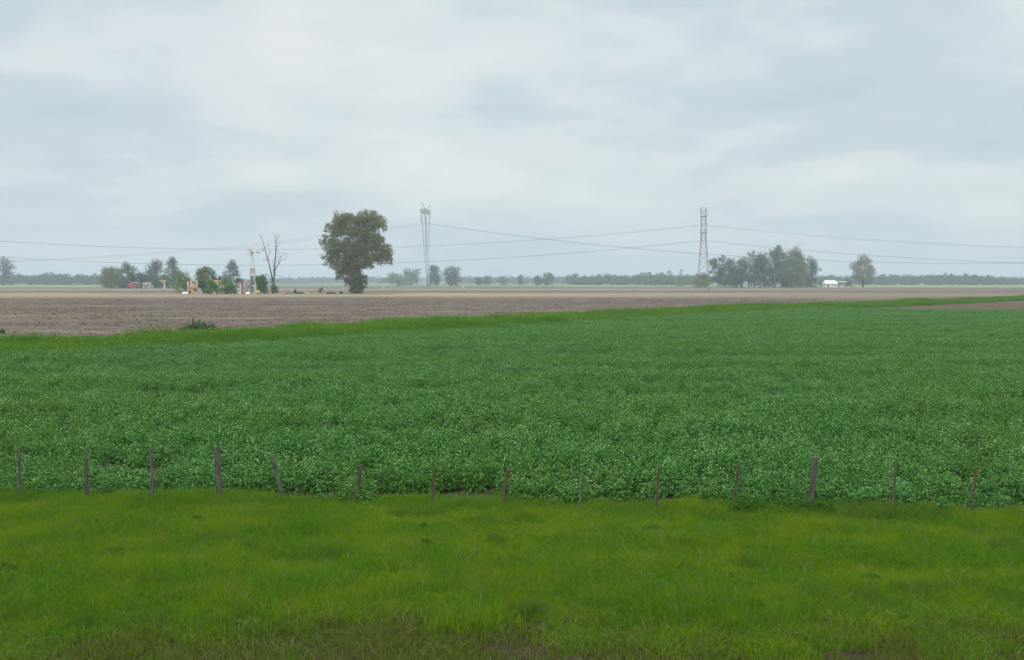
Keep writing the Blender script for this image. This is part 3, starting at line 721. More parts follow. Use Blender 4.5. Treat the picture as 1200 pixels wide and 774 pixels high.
# middle distance
T(467, 335.2, 48, 15, 'bush', 'leaf_pale', 'wide pale green thicket behind the guyed pylon', DG, seed=92, n=2200, Y=1230)
T(482, 335.2, 26, 21, 'spread', 'leaf_mid', 'hazy green tree rising from the pale thicket', DG, seed=93, n=1500, Y=1260)
T(510, 335.4, 20, 26, 'mass', 'leaf_dark', 'dark blue-green tree directly right of the guyed pylon', DG, seed=94, n=1900, Y=1150)
T(529, 335.4, 25, 25, 'mass', 'leaf_dark', 'dark blue-green rounded tree, second right of the guyed pylon', DG, seed=95, n=2200, Y=1150)
T(561, 334.8, 11, 10, 'spread', 'leaf_dark', 'tiny flat-topped tree, leftmost past the guyed pylon trees', DG, seed=96, n=420, Y=1300)
T(571, 334.8, 12, 12, 'spread', 'leaf_mid', 'small umbrella-shaped tree on the far plain', DG, seed=97, n=480, Y=1300)
T(589, 334.6, 15, 11, 'round', 'leaf_mid', 'small faded tree between umbrella tree and round tree', DG, seed=98, n=460, Y=1450)
T(610, 334.6, 9, 13, 'tall', 'leaf_dark', 'narrow upright faded tree just left of a round tree', DG, seed=99, n=420, Y=1400)
T(631, 334.9, 14, 12, 'round', 'leaf_dark', 'small dark round tree beside a taller green one', DG, seed=100, n=560, Y=1250)
T(641, 334.9, 22, 16, 'round', 'leaf_mid', 'bushy green tree midway between the two pylons', DG, seed=101, n=1300, Y=1270)
T(4, 335.4, 30, 35, 'round', 'leaf_dark', 'blue-grey tree cut by the left picture edge, above a far wood', DG, seed=102, n=2200, Y=1250, gap=.4)
for px, h, lab in ((1108, 15, 'taller dark poplar of a pair over the far wood'), (1114, 14, 'shorter dark poplar of a pair over the far wood')):
    T(px, 335.2, 4, h, 'column', 'leaf_dark', lab, 'poplars over the far wood', seed=int(px), n=320, Y=1480, leaf_k=.7)
T(784, 334.6, 13, 17, 'round', 'leaf_mid', 'hazy tall tree standing above the far wood left of the lattice pylon', DG, seed=103, n=420, Y=2500)
T(798, 334.6, 6, 17, 'tall', 'leaf_mid', 'very faint slim tree above the far wood', DG, seed=104, n=240, Y=2700)

# far woods: masses nobody could count
def wood(name, spans, leaf, label, seed):
    r = np.random.default_rng(seed); allc = []
    for (x0, x1, Y, ytop, wob) in spans:
        k = Y / F; px = x0
        while px < x1:
            H = max(2.5, (335.6 - ytop + r.normal(0, wob)) * k)
            X = at(px, 335, Y)[0] ; rr = H * r.uniform(.38, .6)
            for _ in range(2):
                allc.append((X + r.normal(0, rr * .5), Y + r.uniform(-30, 60), H * r.uniform(.45, .62), rr, rr, H * .42))
            allc.append((X, Y + r.uniform(-20, 20), H * .3, rr * 1.4, rr, H * .32)); allc.append((X + rr * .5, Y + r.uniform(-20, 40), H * .42, rr * 1.3, rr, H * .40))
            px += rr * 0.8 / k
    n = len(allc) * 170
    me = crown_mesh(name, allc, n, 1.5, r, M[leaf], sub=8, gap=.1)
    o = bpy.data.objects.new(name, me); C.objects.link(o)
    return tag(o, label, 'wood', kind='stuff')
wood('far_woods', [(-60, 122, 1500, 321.5, 1.2)], 'leaf_dark', 'long dark blue wood on the skyline behind the left fields', 110)
wood('far_woods', [(668, 770, 1420, 322.5, 1.0), (755, 830, 1300, 321, 1.2)], 'leaf_mid', 'green wood on the skyline left of the lattice pylon', 111)
wood('far_woods', [(955, 1045, 1600, 325, 1.0), (1030, 1125, 1550, 323, 1.4), (1118, 1165, 1500, 322.5, .6), (1160, 1260, 1600, 326, .8)], 'leaf_dark', 'long blue-green wood on the skyline right of the tan tree', 112)
wood('far_woods', [(330, 470, 2600, 327, .6), (540, 690, 2300, 326.5, .8), (-60, 140, 3000, 326, .6), (120, 340, 2500, 328, .8)], 'leaf_dark', 'faint haze-blue tree belt along the farthest horizon', 113)
wood('far_woods', [(420, 1260, 3600, 326, .8)], 'leaf_dark', 'palest haze-blue woodland line behind all others', 114)

# ------------------------------------------------------------------ power lines
def lattice(mb, lv, brace, leg):
    """lv: list of (z, half x, half y); four legs, horizontals and crossed diagonals between levels"""
    for (z0, a0, b0), (z1, a1, b1) in zip(lv, lv[1:]):
        c0 = [(-a0,-b0,z0),(a0,-b0,z0),(a0,b0,z0),(-a0,b0,z0)]; c1 = [(-a1,-b1,z1),(a1,-b1,z1),(a1,b1,z1),(-a1,b1,z1)]
        for i in range(4):
            j = (i + 1) % 4
            mb.tube([c0[i], c1[i]], leg, 4); mb.tube([c0[i], c1[j]], brace, 4); mb.tube([c0[j], c1[i]], brace, 4); mb.tube([c1[i], c1[j]], brace, 4)
YA = by(341.6); kA = YA / F
zA = lambda py: at(824, py, YA)[1]
xA = at(824, 341.6, YA)[0]
pA = thing('lattice_pylon', (xA, YA, 0), 'tapering lattice steel pylon standing beside the eucalyptus grove', 'pylon')
mb = MB(); lv = [(-.3, 3.05, 3.05)]
for py, hw in ((331, 2.55), (319, 2.08), (308, 1.78), (298.5, 1.55), (290, 1.30), (282, 1.14)): lv.append((zA(py), hw, hw))
for py in (273.5, 268, 261, 254, 243.5): lv.append((zA(py), 1.05, 1.05))
lattice(mb, lv[:7], .042, .10); lattice(mb, lv[6:], .034, .07)
mb.tube([(-3, -3, .05), (3, 3, .05)], .1, 4)
mb.build('lattice_body', M['steel'], pA)
for zb, zt in ((zA(273.5), zA(268)), (zA(254), zA(245))):
    for sd in (-1, 1):
        mb = MB(); tip = (0, sd * 5.4, zb)
        for sx in (-1, 1):
            mb.tube([(sx * 1.05, sd * 1.05, zb), (sx * .8, sd * 5.2, zb)], .09, 4); mb.tube([(sx * 1.05, sd * 1.05, zt), (sx * .8, sd * 5.2, zb + .2)], .06, 4)
        for q in (2.2, 3.2, 4.2, 5.2):
            mb.tube([(-.95, sd * q, zb), (.95, sd * q, zb)], .07, 4)
        mb.build('cross_arm', M['steel'], pA)
        zc = zA(282 if zb < 27 else 264)
        mb = MB(); n = 9
        pts = [(0, sd * 4.8, zb - (zb - zc) * i / (2 * n)) for i in range(2 * n + 1)]
        mb.tube(pts, [.10 if i % 2 else .20 for i in range(2 * n + 1)], 8)
        mb.build('insulator', M['insulator'], pA)
def cable(name, pts, rad, label, group):
    mb = MB(); mb.tube(pts, rad, 5)
    return tag(mb.build(name, M['cable'], None, smooth=True), label, 'cable', group)
def span(x0, x1, Y, z0, sag, n=40):
    return [(x0 + (x1 - x0) * t, Y, z0 - 4 * sag * t * (1 - t)) for t in np.linspace(0, 1, n)]
SA = 1040 * kA
for py, sg, lab in ((264, 28.5, 'upper cable strung along the lattice pylon line'), (282, 29, 'lower cable strung along the lattice pylon line')):
    for sd in (-1, 1):
        pts = span(xA - SA, xA, YA + sd * 4.8, zA(py), sg * kA) + span(xA, xA + SA, YA + sd * 4.8, zA(py), sg * kA)[1:]
        cable('power_cable', pts, .034, lab, 'cables of the lattice pylon line, ' + lab[:5])
# guyed V pylon
YB = by(338.8); kB = YB / F
xB = at(501, 338.8, YB)[0]
zB = lambda py: at(500, py, YB)[1]
pB = thing('guyed_pylon', (xB, YB, 0), 'slim pale guyed pylon with two leaning masts and a forked top, left of centre', 'pylon')
def mast(dx, dy, zt):
    mb = MB(); base = np.array([0, math.copysign(.5, dy), 0]); top = np.array([dx, dy, zt]); n = 24
    prev = None
    for i in range(n + 1):
        t = i / n; c = base + (top - base) * t
        h = .28 + .78 * t * min(1, 8 * (1 - t) + .4)
        ring = [c + np.array([a * h, b * h, 0]) for a, b in ((-1,-1),(1,-1),(1,1),(-1,1))]
        if prev:
            for q in range(4):
                mb.tube([prev[q], ring[q]], .085, 4); mb.tube([prev[q], ring[(q + 1) % 4]], .045, 4)
        prev = ring
    return mb
zt = zB(250); ux, uy = -4.1 / 13, 1.0
mast(-2.1, -4.5, zt).build('mast', M['steel_pale'], pB); mast(.15, 4.5, zt).build('mast', M['steel_pale'], pB)
cxm = -1.0
mb = MB(); c = [np.array([cxm - 2.1, -9, 0]), np.array([cxm + 2.1, 9, 0])]
def AP(t, dz, off=0.0): p = c[0] + (c[1] - c[0]) * t; return (p[0] + off, p[1], zt + dz)
for off in (-.55, .55):
    mb.tube([AP(0, 0, off), AP(1, 0, off)], .14, 4); mb.tube([AP(0, 1.9, off), AP(1, 1.9, off)], .14, 4)
    for i in range(16):
        mb.tube([AP(i / 16, 0, off), AP((i + 1) / 16, 1.9, off)], .06, 4); mb.tube([AP(i / 16, 1.9, off), AP(i / 16, 0, off)], .06, 4)
for i in range(17):
    mb.tube([AP(i / 16, 0, -.55), AP(i / 16, 0, .55)], .06, 4); mb.tube([AP(i / 16, 1.9, -.55), AP(i / 16, 1.9, .55)], .06, 4)
mb.build('cross_arm', M['steel_pale'], pB)
for e, h in ((0.0, zB(238.3) - zt), (1.0, zB(239.3) - zt)):
    mb = MB(); mb.tube([AP(.5, 1.9), AP(e * .92 + .04, h)], [.2, .15], 4); mb.tube([AP(e, 1.9), AP(e * .92 + .04, h)], .07, 4)
    mb.build('earth_wire_peak', M['steel_pale'], pB)
for t in (.04, .5, .96):
    mb = MB(); p0 = AP(t, 0); zc = zB(262); n = 10
    mb.tube([(p0[0], p0[1], zt + (zc - zt) * i / (2 * n)) for i in range(2 * n + 1)], [.06 if i % 2 else .13 for i in range(2 * n + 1)], 8)
    mb.build('insulator', M['insulator'], pB)
for sx, px in ((-1, 448.5), (1, 543.5)):
    ax = at(px + sx * 1.0, 338.8, YB)[0] - xB
    for (mx, my) in ((-2.1, -4.5), (.15, 4.5)):
        mb = MB(); mb.tube([(mx, my, zt), (ax, 0, 0)], .02, 4); mb.build('guy_wire', M['cable'], pB)
    mb = MB(); mb.tube([(ax, 0, -.2), (ax - sx * 1.25, 0, 2.0)], .19, 6); g = mb.build('guy_guard', M['white'], pB)
SB = 1250 * kB
for t in (.04, .5, .96):
    p0 = AP(t, 0); x0, y0 = xB + p0[0], YB + p0[1]
    pts = span(x0 - SB, x0, y0, zB(262), 46.5 * kB, 48) + span(x0, x0 + SB, y0, zB(262), 46.5 * kB, 48)[1:]
    cable('power_cable', pts, .034, 'deep-sagging faint cable carried by the slim guyed pylon', 'cables of the guyed pylon line')

# ------------------------------------------------------------------ windmill
Yw = by(345); kw = Yw / F
wm = thing('windmill', (at(296, 345, Yw)[0], Yw, 0), 'pale farm windmill on a lattice tower with round fan and tail vane', 'windmill')
zW = lambda py: at(296, py, Yw)[1]
mb = MB(); lv = []
for py, hw in ((346, 1.05), (335, .90), (325, .78), (317, .62), (309, .50), (301, .36)): lv.append((zW(py), hw, hw))
lattice(mb, lv, .022, .06)
mb.build('lattice_tower', M['tin'], wm)
zh = zW(296)
mb = MB(); mb.tube([(0, -.5, zh), (0, .6, zh)], .28, 8); mb.tube([(0, 0, zW(301)), (0, 0, zh)], .16, 6); mb.build('gearbox', M['deadwood'], wm)
fan = MB(); Rf = 1.55
ca, sa = math.cos(.75), math.sin(.75)
def fp(r_, a, d): # the fan faces half left of the camera
    x, z = r_ * math.cos(a), r_ * math.sin(a)
    return (x * ca - .7 + d * sa * -1, -.55 - d * ca - x * sa, zh + z)
for i in range(18):
    a = 2 * math.pi * i / 18
    v = [fp(.55, a - .10, 0), fp(Rf, a - .15, -.06), fp(Rf, a + .15, .16), fp(.55, a + .10, .10)]
    v2 = [(p[0], p[1] + .04, p[2]) for p in v]
    fan.add(v + v2, [(0, 1, 2, 3), (7, 6, 5, 4), (0, 4, 5, 1), (1, 5, 6, 2), (2, 6, 7, 3), (3, 7, 4, 0)])
ring = [fp(Rf * .8, 2 * math.pi * i / 24, .12) for i in range(25)]; fan.tube(ring, .06, 4)
ring = [fp(.55, 2 * math.pi * i / 24, .05) for i in range(25)]; fan.tube(ring, .06, 4)
for i in range(6): fan.tube([fp(0.05, math.pi * i / 3, .05), fp(Rf * .8, math.pi * i / 3, .12)], .05, 4)
fan.build('fan', M['tin'], wm)
mb = MB(); mb.tube([(0, .5, zh), (1.0, .9, zh)], .07, 4); mb.prism([(1.0, zh - .28), (2.2, zh - .42), (2.45, zh), (2.2, zh + .42), (1.0, zh + .28)], .88, .94); mb.build('tail_vane', M['tinrust'], wm)
mb = MB(); mb.box(-.7, .7, -.7, .7, zW(320.6), zW(314.6)); mb.box(-.85, .85, -.85, .85, zW(321.2), zW(320.6) - .003); mb.build('tank', M['tinrust'], wm)

# ------------------------------------------------------------------ near farmstead buildings (0.28 m a pixel)
def holed_wall(mb, x0, x1, z0, z1, holes, y0=0.0, th=.35):
    """wall with real rectangular openings: strips between them"""
    xs_ = sorted({x0, x1, *[h[0] for h in holes], *[h[1] for h in holes]}); zs = sorted({z0, z1, *[h[2] for h in holes], *[h[3] for h in holes]})
    nx, nz = len(xs_), len(zs); vid = lambda i, j, b: (i * nz + j) * 2 + b
    solid = lambda i, j: 0 <= i < nx - 1 and 0 <= j < nz - 1 and not any(h[0] <= (xs_[i] + xs_[i+1]) / 2 <= h[1] and h[2] <= (zs[j] + zs[j+1]) / 2 <= h[3] for h in holes)
    V = [(xs_[i], y0 + th * b, zs[j]) for i in range(nx) for j in range(nz) for b in (0, 1)]
    Fc = []
    for i in range(nx - 1):
        for j in range(nz - 1):
            if not solid(i, j): continue
            Fc += [(vid(i,j,0), vid(i+1,j,0), vid(i+1,j+1,0), vid(i,j+1,0)), (vid(i,j,1), vid(i,j+1,1), vid(i+1,j+1,1), vid(i+1,j,1))]
            if not solid(i-1, j): Fc.append((vid(i,j,0), vid(i,j+1,0), vid(i,j+1,1), vid(i,j,1)))
            if not solid(i+1, j): Fc.append((vid(i+1,j,0), vid(i+1,j,1), vid(i+1,j+1,1), vid(i+1,j+1,0)))
            if not solid(i, j-1): Fc.append((vid(i,j,0), vid(i,j,1), vid(i+1,j,1), vid(i+1,j,0)))
            if not solid(i, j+1): Fc.append((vid(i,j+1,0), vid(i+1,j+1,0), vid(i+1,j+1,1), vid(i,j+1,1)))
    mb.add(V, Fc)
Yr = by(344.8); kr = Yr / F; Zr = lambda py: (344.8 - py) * kr
xr = at(225, 344.8, Yr)[0]; Xr = lambda px: (px - 225) * kr
ru = thing('ruined_house', (xr, Yr, 0), 'ruined ochre house with an open upper wall and dark doorway', 'house')
mb = MB(); holed_wall(mb, Xr(219.5), Xr(231), 0, Zr(338), [(Xr(221.4), Xr(223.6), 0, Zr(340.2)), (Xr(227), Xr(229.6), Zr(341), Zr(338.9))]); mb.box(Xr(219.5), Xr(219.5) + .35, .352, 4.2, 0, Zr(338)); mb.box(Xr(231) - .35, Xr(231), .352, 4.2, 0, Zr(338)); mb.box(Xr(219.5), Xr(231), 4.202, 4.5, 0, Zr(338))
mb.build('wall', M['ochre'], ru)
mb = MB(); mb.prism([(Xr(219), Zr(338) + .003), (Xr(231.5), Zr(338) + .003), (Xr(230.6), Zr(335.8)), (Xr(220), Zr(335.6))], -.15, 4.6); mb.build('roof', M['orange'], ru)
mb = MB(); holed_wall(mb, Xr(222.6), Xr(231), Zr(335.6), Zr(328.2), [(Xr(223.8), Xr(229.2), Zr(333.8), Zr(329.4))], .6, .3); mb.build('upper_wall', M['cream'], ru)
mb = MB(); mb.box(Xr(219.2), Xr(221), .3, .8, Zr(335.6), Zr(330.2)); mb.build('chimney', M['cream'], ru)
mb = MB(); mb.prism([(Xr(231.1), 0), (Xr(237), 0), (Xr(234.5), Zr(339)), (Xr(231.1), Zr(337.6))], .3, 3.0); mb.build('lean_to', M['grey'], ru)
rb_ = thing('rubble_heap', (at(216.8, 345.2, Yr - 3)[0], Yr - 3, 0), 'low pale rubble heap at the left foot of the ochre ruin', 'rubble')
def lump(n, rx, ry, rz, seed):
    r = np.random.default_rng(seed); mb = MB(); v = []; rings, sd = 5, 10
    for i in range(rings):
        t = i / (rings - 1)
        for k in range(sd):
            a = 2 * math.pi * k / sd; q = math.cos(t * math.pi / 2) * r.uniform(.75, 1.15) + .03
            v.append((rx * q * math.cos(a), ry * q * math.sin(a), rz * math.sin(t * math.pi / 2) * r.uniform(.85, 1.1) - .1 * (i == 0)))
    f = [(i*sd+k, i*sd+(k+1)%sd, (i+1)*sd+(k+1)%sd, (i+1)*sd+k) for i in range(rings-1) for k in range(sd)] + [tuple(range((rings-1)*sd, rings*sd)), tuple(range(sd-1, -1, -1))]
    mb.add(v, f); return mb
lump(0, 1.3, .9, .75, 3).build('rubble', M['roof_pale'], rb_)
# farmhouse
Yf = by(345.0); kf = Yf / F; Zf = lambda py: (345.0 - py) * kf
fx = at(266, 345, Yf)[0]; Xf = lambda px: (px - 266) * kf
fh = thing('farmhouse', (fx, Yf, 0), 'white gabled farmhouse with a rust-red roof edge beside the windmill', 'house')
mb = MB(); mb.prism([(Xf(271.5), 0), (Xf(283.2), 0), (Xf(283.2), Zf(331.8)), (Xf(280), Zf(331.4)), (Xf(271.5), Zf(337.6))], .2, 6); mb.build('wall', M['white'], fh)
mb = MB(); mb.prism([(Xf(270.2), Zf(338.4)), (Xf(280), Zf(331.4) + .02), (Xf(283.9), Zf(331.6) + .02), (Xf(283.9), Zf(330.9)), (Xf(280), Zf(330.4)), (Xf(270.2), Zf(337.3))], -.25, 6.2); mb.build('roof', M['rust'], fh)
mb = MB(); mb.box(Xf(282.4), Xf(283.5), -.06, .18, 0, Zf(332.4)); mb.build('corner_pier', M['orange'], fh)
mb = MB(); mb.box(Xf(274.2), Xf(276.2), .13, .198, 0, Zf(339.4)); mb.build('door', M['deadwood'], fh)
mb = MB(); mb.box(Xf(279.6), Xf(281), .14, .198, Zf(341.6), Zf(340.2)); mb.build('window', M['glass'], fh)
mb = MB(); mb.prism([(Xf(273), Zf(336.2)), (Xf(281), Zf(335.6)), (Xf(281), Zf(335.1)), (Xf(273), Zf(335.8))], -.35, .197); mb.build('awning', M['deadwood'], fh)
cb = thing('outbuilding', (at(255.5, 344.8, Yf + 2)[0], Yf + 2, 0), 'cream outbuilding with tan roof half hidden by bright bushes', 'outbuilding')
mb = MB(); holed_wall(mb, -6 * kf, 4.3 * kf, 0, Zf(334.2), [(1.6 * kf, 2.6 * kf, 0, Zf(338.2)), (-4 * kf, -2.4 * kf, Zf(341), Zf(337))]); mb.box(-6 * kf, 4.3 * kf, .352, 5, 0, Zf(334.2)); mb.build('wall', M['cream'], cb)
mb = MB(); mb.prism([(-6.6 * kf, Zf(334.2) + .003), (4.9 * kf, Zf(334.2) + .003), (3.2 * kf, Zf(330.2)), (1.8 * kf, Zf(328.4)), (-4.6 * kf, Zf(328.4))], -.3, 5.3); mb.build('roof', M['ochre'], cb)
mb = MB(); holed_wall(mb, 0, 10.4 * kf, 0, Zf(339.2), [(3.4 * kf, 4.6 * kf, Zf(342.8), Zf(340.6)), (7.0 * kf, 8.0 * kf, 0, Zf(340.8))])
tag(mb.build('low_wall', M['cream'], None, (at(261, 345, Yf - .6)[0], Yf - .6, 0)), 'low stained whitewashed wall with a gap, left of the white gable', 'wall')
def barrel(px, py, rad, h, mat, name, label, cat, Yoff=-1.2):
    mb = MB(); mb.tube([(0, 0, 0), (0, 0, h * .05), (0, 0, h * .5), (0, 0, h * .95), (0, 0, h)], [rad * .93, rad, rad * 1.02, rad, rad * .93], 12)
    Yb = Yf + Yoff
    return tag(mb.build(name, mat, None, (at(px, py, Yb)[0], Yb, 0), smooth=False), label, cat)
barrel(265.2, 345, .62, .5, M['dark'], 'tyre_pile', 'dark round pile in front of the low stained wall', 'tyres')
wt = thing('water_tank', (at(286.8, 344, Yf + 1)[0], Yf + 1, 0), 'tall grey cylindrical water tank right of the white gable', 'water tank')
mb = MB(); mb.tube([(0, 0, 0), (0, 0, Zf(332.2))], .72, 14); mb.build('shell', M['grey'], wt)
mb = MB(); mb.tube([(0, 0, Zf(332.2) + .003), (0, 0, Zf(331.4))], [.78, .25], 14); mb.build('lid', M['tinrust'], wt)
barrel(286.4, 344.4, .45, .75, M['rust'], 'barrel', 'rusty pink barrel at the foot of the grey water tank', 'barrel')
tag(lump(0, .8, .6, .75, 8).build('lime_heap', M['white'], None, (at(290.2, 345.6, Yf - 4)[0], Yf - 4, 0)), 'small white heap on the ground by the windmill foot', 'heap')
mb = MB(); mb.tube([(-.65, 0, .6), (-.6, 0, .6), (.6, 0, .6), (.65, 0, .6)], [.5, .62, .62, .5], 14)
tag(mb.build('straw_bale', M['straw'], None, (at(302.5, 345, Yf - 2)[0], Yf - 2, 0), smooth=False), 'tan straw bale lying between windmill and round shrub', 'bale')
def pole(px, top, Y, label, bend=0.0):
    mb = MB(); x, z = at(px, top, Y); x0 = at(px, 344.5, Y)[0]
    mb.tube([(0, 0, -.2), (bend * .3, 0, z * .5), (bend, 0, z)], [.09, .08, .05], 6)
    return tag(mb.build('pole', M['deadwood'], None, (x0, Y, 0)), label, 'pole')
pole(290.5, 331, Yf + .5, 'thin grey pole standing between water tank and windmill')
# stump, logs
st = thing('tree_stump', (at(346, 344, Yf + 6)[0], Yf + 6, 0), 'black broken stump standing in stubble right of the dead tree', 'stump')
mb = MB(); mb.tube([(0, 0, -.1), (.02, 0, .5), (-.05, 0, 1.2), (.12, 0, 1.75)], [.62, .42, .36, .14], 9, jit=.15); mb.tube([(-.1, 0, .8), (-.6, -.1, .6), (-.9, -.1, .2)], [.2, .18, .12], 6); mb.build('stump_wood', M['dark'], st)
for px, ln, rad, lab, a, m in ((338.5, 2.6, .24, 'reddish fallen log left of the black stump', .1, 'bark'), (352, 3.0, .3, 'dark fallen log right of the black stump', -.2, 'dark'), (388, 3.2, .3, 'straight dark log lying beside the huge tree', .05, 'dark')):
    mb = MB(); mb.tube([(-ln / 2, 0, rad * .8), (0, .05, rad * .9), (ln / 2, 0, rad * .7)], [rad, rad * .95, rad * .7], 8, jit=.12)
    o = tag(mb.build('log', M[m], None, (at(px, 344, Yf + 5)[0], Yf + 5, 0.05)), lab, 'log', 'logs in the stubble'); o.rotation_euler = (0, 0, a)
tag(lump(0, .9, .7, .8, 12).build('stone', M['grey'], None, (at(359.5, 343.6, Yf + 9)[0], Yf + 9, 0)), 'grey stone at the end of the dark fallen log', 'stone')
tag(lump(0, .8, .7, .9, 13).build('root_clump', M['dark'], None, (at(399.5, 344, Yf + 5)[0], Yf + 5, 0)), 'dark root lump near the foot of the huge tree', 'root')

# ------------------------------------------------------------------ back farmyard
Yk = by(338.4); kk = Yk / F; Zk = lambda py: (338.4 - py) * kk
hv = thing('combine_harvester', (at(154.5, 338.4, Yk)[0], Yk, 0), 'red harvester with sloping body and pale canopy in the back farmyard', 'harvester')
Xk = lambda px, c: (px - c) * kk
mb = MB(); mb.prism([(Xk(148.6, 154.5), .5), (Xk(156, 154.5), .7), (Xk(154.8, 154.5), Zk(331.2)), (Xk(152.6, 154.5), Zk(330.6)), (Xk(151, 154.5), Zk(333.5)), (Xk(148.4, 154.5), Zk(335.6))], 0, 2.6); mb.build('body', M['red'], hv)
mb = MB(); mb.box(Xk(156.2, 154.5), Xk(160.6, 154.5), .2, 2.4, .8, Zk(335)); mb.build('engine', M['rust'], hv)
mb = MB(); mb.box(Xk(154.9, 154.5), Xk(161, 154.5), 0, 2.6, Zk(331.9), Zk(331.2)); mb.build('canopy', M['roof_pale'], hv)
for px in (156, 160.6):
    for y in (.2, 2.3):
        mb = MB(); mb.tube([(Xk(px, 154.5), y, Zk(335.5)), (Xk(px, 154.5), y, Zk(331.9) - .003)], .09, 5); mb.build('canopy_post', M['deadwood'], hv)
for px, rd in ((151, .75), (159.5, .55)):
    for y in (-.25, 2.75):
        mb = MB(); mb.tube([(Xk(px, 154.5), y - .2, rd), (Xk(px, 154.5), y + .2, rd)], rd, 14); mb.build('wheel', M['rubber'], hv)
sh = thing('shed', (at(172, 338.5, Yk)[0], Yk - 1, 0), 'small cream shed with double doors and flat pale roof', 'shed')
mb = MB(); mb.box(-3.9 * kk, 3.9 * kk, 0, 3.5, 0, Zk(332.6)); mb.build('wall', M['cream'], sh)
mb = MB(); mb.box(-3.6 * kk, 3.6 * kk, -.6, 3.8, Zk(332.6) + .003, Zk(331.4)); mb.build('roof', M['roof_pale'], sh)
for q in (-2.3, .6):
    mb = MB(); mb.box(q * kk, (q + 1.7) * kk, -.06, -.003, .05, Zk(334)); mb.build('door', M['deadwood'], sh)
hp = thing('feed_hopper', (at(193.5, 338.5, Yk)[0], Yk - 2, 0), 'tan feed hopper on a narrow white neck and base', 'hopper')
mb = MB(); mb.prism([(-6 * kk, Zk(329.4)), (2.2 * kk, Zk(328.2)), (2.4 * kk, Zk(330.4)), (1.4 * kk, Zk(332)), (-.6 * kk, Zk(332)), (-1.4 * kk, Zk(330.6)), (-5.6 * kk, Zk(330.2))], -1.1, 1.1); mb.build('bin', M['ochre'], hp)
mb = MB(); mb.tube([(.4 * kk, 0, Zk(336.4)), (.4 * kk, 0, Zk(332) - .003)], .45, 8); mb.build('neck', M['white'], hp)
mb = MB(); mb.prism([(-2 * kk, 0), (2.6 * kk, 0), (1.6 * kk, Zk(336.4) - .003), (-1.2 * kk, Zk(336.4) - .003)], -.9, .9); mb.build('base', M['grey'], hp)
tn = thing('grain_cone', (at(179.2, 338.4, Yk)[0], Yk - 1.5, 0), 'little pale peaked hut right of the cream shed', 'hut')
mb = MB(); mb.prism([(-1.6 * kk, 0), (1.6 * kk, 0), (.3 * kk, Zk(334.4)), (-.3 * kk, Zk(334.4))], 0, 1.8); mb.build('hut_wall', M['grey'], tn)
mb = MB(); mb.prism([(-.5 * kk, .05), (.5 * kk, .05), (.4 * kk, 1.1), (-.4 * kk, 1.1)], -.05, -.003); mb.build('door', M['dark'], tn)

# ------------------------------------------------------------------ white farm on the right
Yg = by(337.1); kg = Yg / F; Zg = lambda py: (337.1 - py) * kg
wh = thing('farm_building', (at(974, 337.1, Yg)[0], Yg, 0), 'bright white farm building with a broad pale roof right of the grove', 'farm building')
mb = MB(); mb.box(-7 * kg, 7.2 * kg, 0, 9, 0, Zg(332.8)); mb.build('wall', M['white'], wh)
mb = MB(); v = [(-7.6*kg, -.5, Zg(332.8)+.003), (8*kg, -.5, Zg(332.8)+.003), (8*kg, 9.5, Zg(332.8)+.003), (-7.6*kg, 9.5, Zg(332.8)+.003), (-6*kg, 4.5, Zg(328.4)), (6.4*kg, 4.5, Zg(328.4))]
mb.add(v, [(0, 1, 5, 4), (2, 3, 4, 5), (1, 2, 5), (3, 0, 4), (3, 2, 1, 0)]); mb.build('roof', M['roof_pale'], wh)
mb = MB(); mb.box(-6*kg, 6.4*kg, 4.2, 4.8, Zg(328.5), Zg(328.0)); mb.build('ridge', M['orange'], wh)
mb = MB(); mb.box(-4.6*kg, -2.6*kg, -.08, -.003, .1, 2.3); mb.build('door', M['rust'], wh)
for q in (1.0, 4.2):
    f_ = MB(); f_.box(q*kg, (q+1.2)*kg, -.07, -.003, 1.0, 2.1); f_.build('window', M['glass'], wh)
gs = thing('grey_shed', (at(987, 336.9, Yg + 8)[0], Yg + 8, 0), 'grey open shed with a thin white roof beside the white building', 'shed')
mb = MB(); mb.box(-5*kg, 4.6*kg, 1, 6, 0, Zg(331)); mb.build('wall', M['grey'], gs)
mb = MB(); mb.box(-5.6*kg, 5*kg, -.6, 6.6, Zg(331)+.003, Zg(329.6)); mb.build('roof', M['roof_pale'], gs)
mb = MB(); mb.box(-.6*kg, .5*kg, .92, .997, 0, Zg(334.4)); mb.build('door', M['white'], gs)
def car(px, py, label, col, rz):
    Yc = by(py); t = thing('parked_car', (at(px, py, Yc)[0], Yc, 0), label, 'car', 'cars by the white farm', rz)
    mb = MB(); mb.prism([(-2.1, .35), (2.1, .35), (2.15, .8), (1.3, .92), (-1.9, .95), (-2.15, .8)], -.85, .85); mb.build('body', M[col], t)
    mb = MB(); mb.prism([(-1.75, .953), (1.1, .923), (.45, 1.42), (-1.3, 1.45)], -.75, .75); mb.build('cabin', M['glass'], t)
    mb = MB(); mb.prism([(-1.3, 1.453), (.45, 1.423), (.4, 1.52), (-1.2, 1.54)], -.73, .73); mb.build('roof', M['roof_pale'], t)
    for x in (-1.3, 1.3):
        for y in (-.86, .86):
            mb = MB(); mb.tube([(x, y - .1, .33), (x, y + .1, .33)], .33, 12); mb.build('wheel', M['rubber'], t)
car(954.5, 337.0, 'red and white car parked between grove and white building', 'red', .2)
car(999.0, 336.9, 'orange and white car parked in front of the lone tan tree', 'orange', -.3)
ag = thing('grain_auger', (at(906.5, 337.2, by(337.2))[0], by(337.2), 0), 'tilted white and red grain auger against the dark grove', 'auger')
ka = by(337.2) / F
mb = MB(); mb.tube([(-2.3 * ka, 0, .3), (1.5 * ka, 0, 4.4 * ka)], .42, 8); mb.build('tube', M['white'], ag)
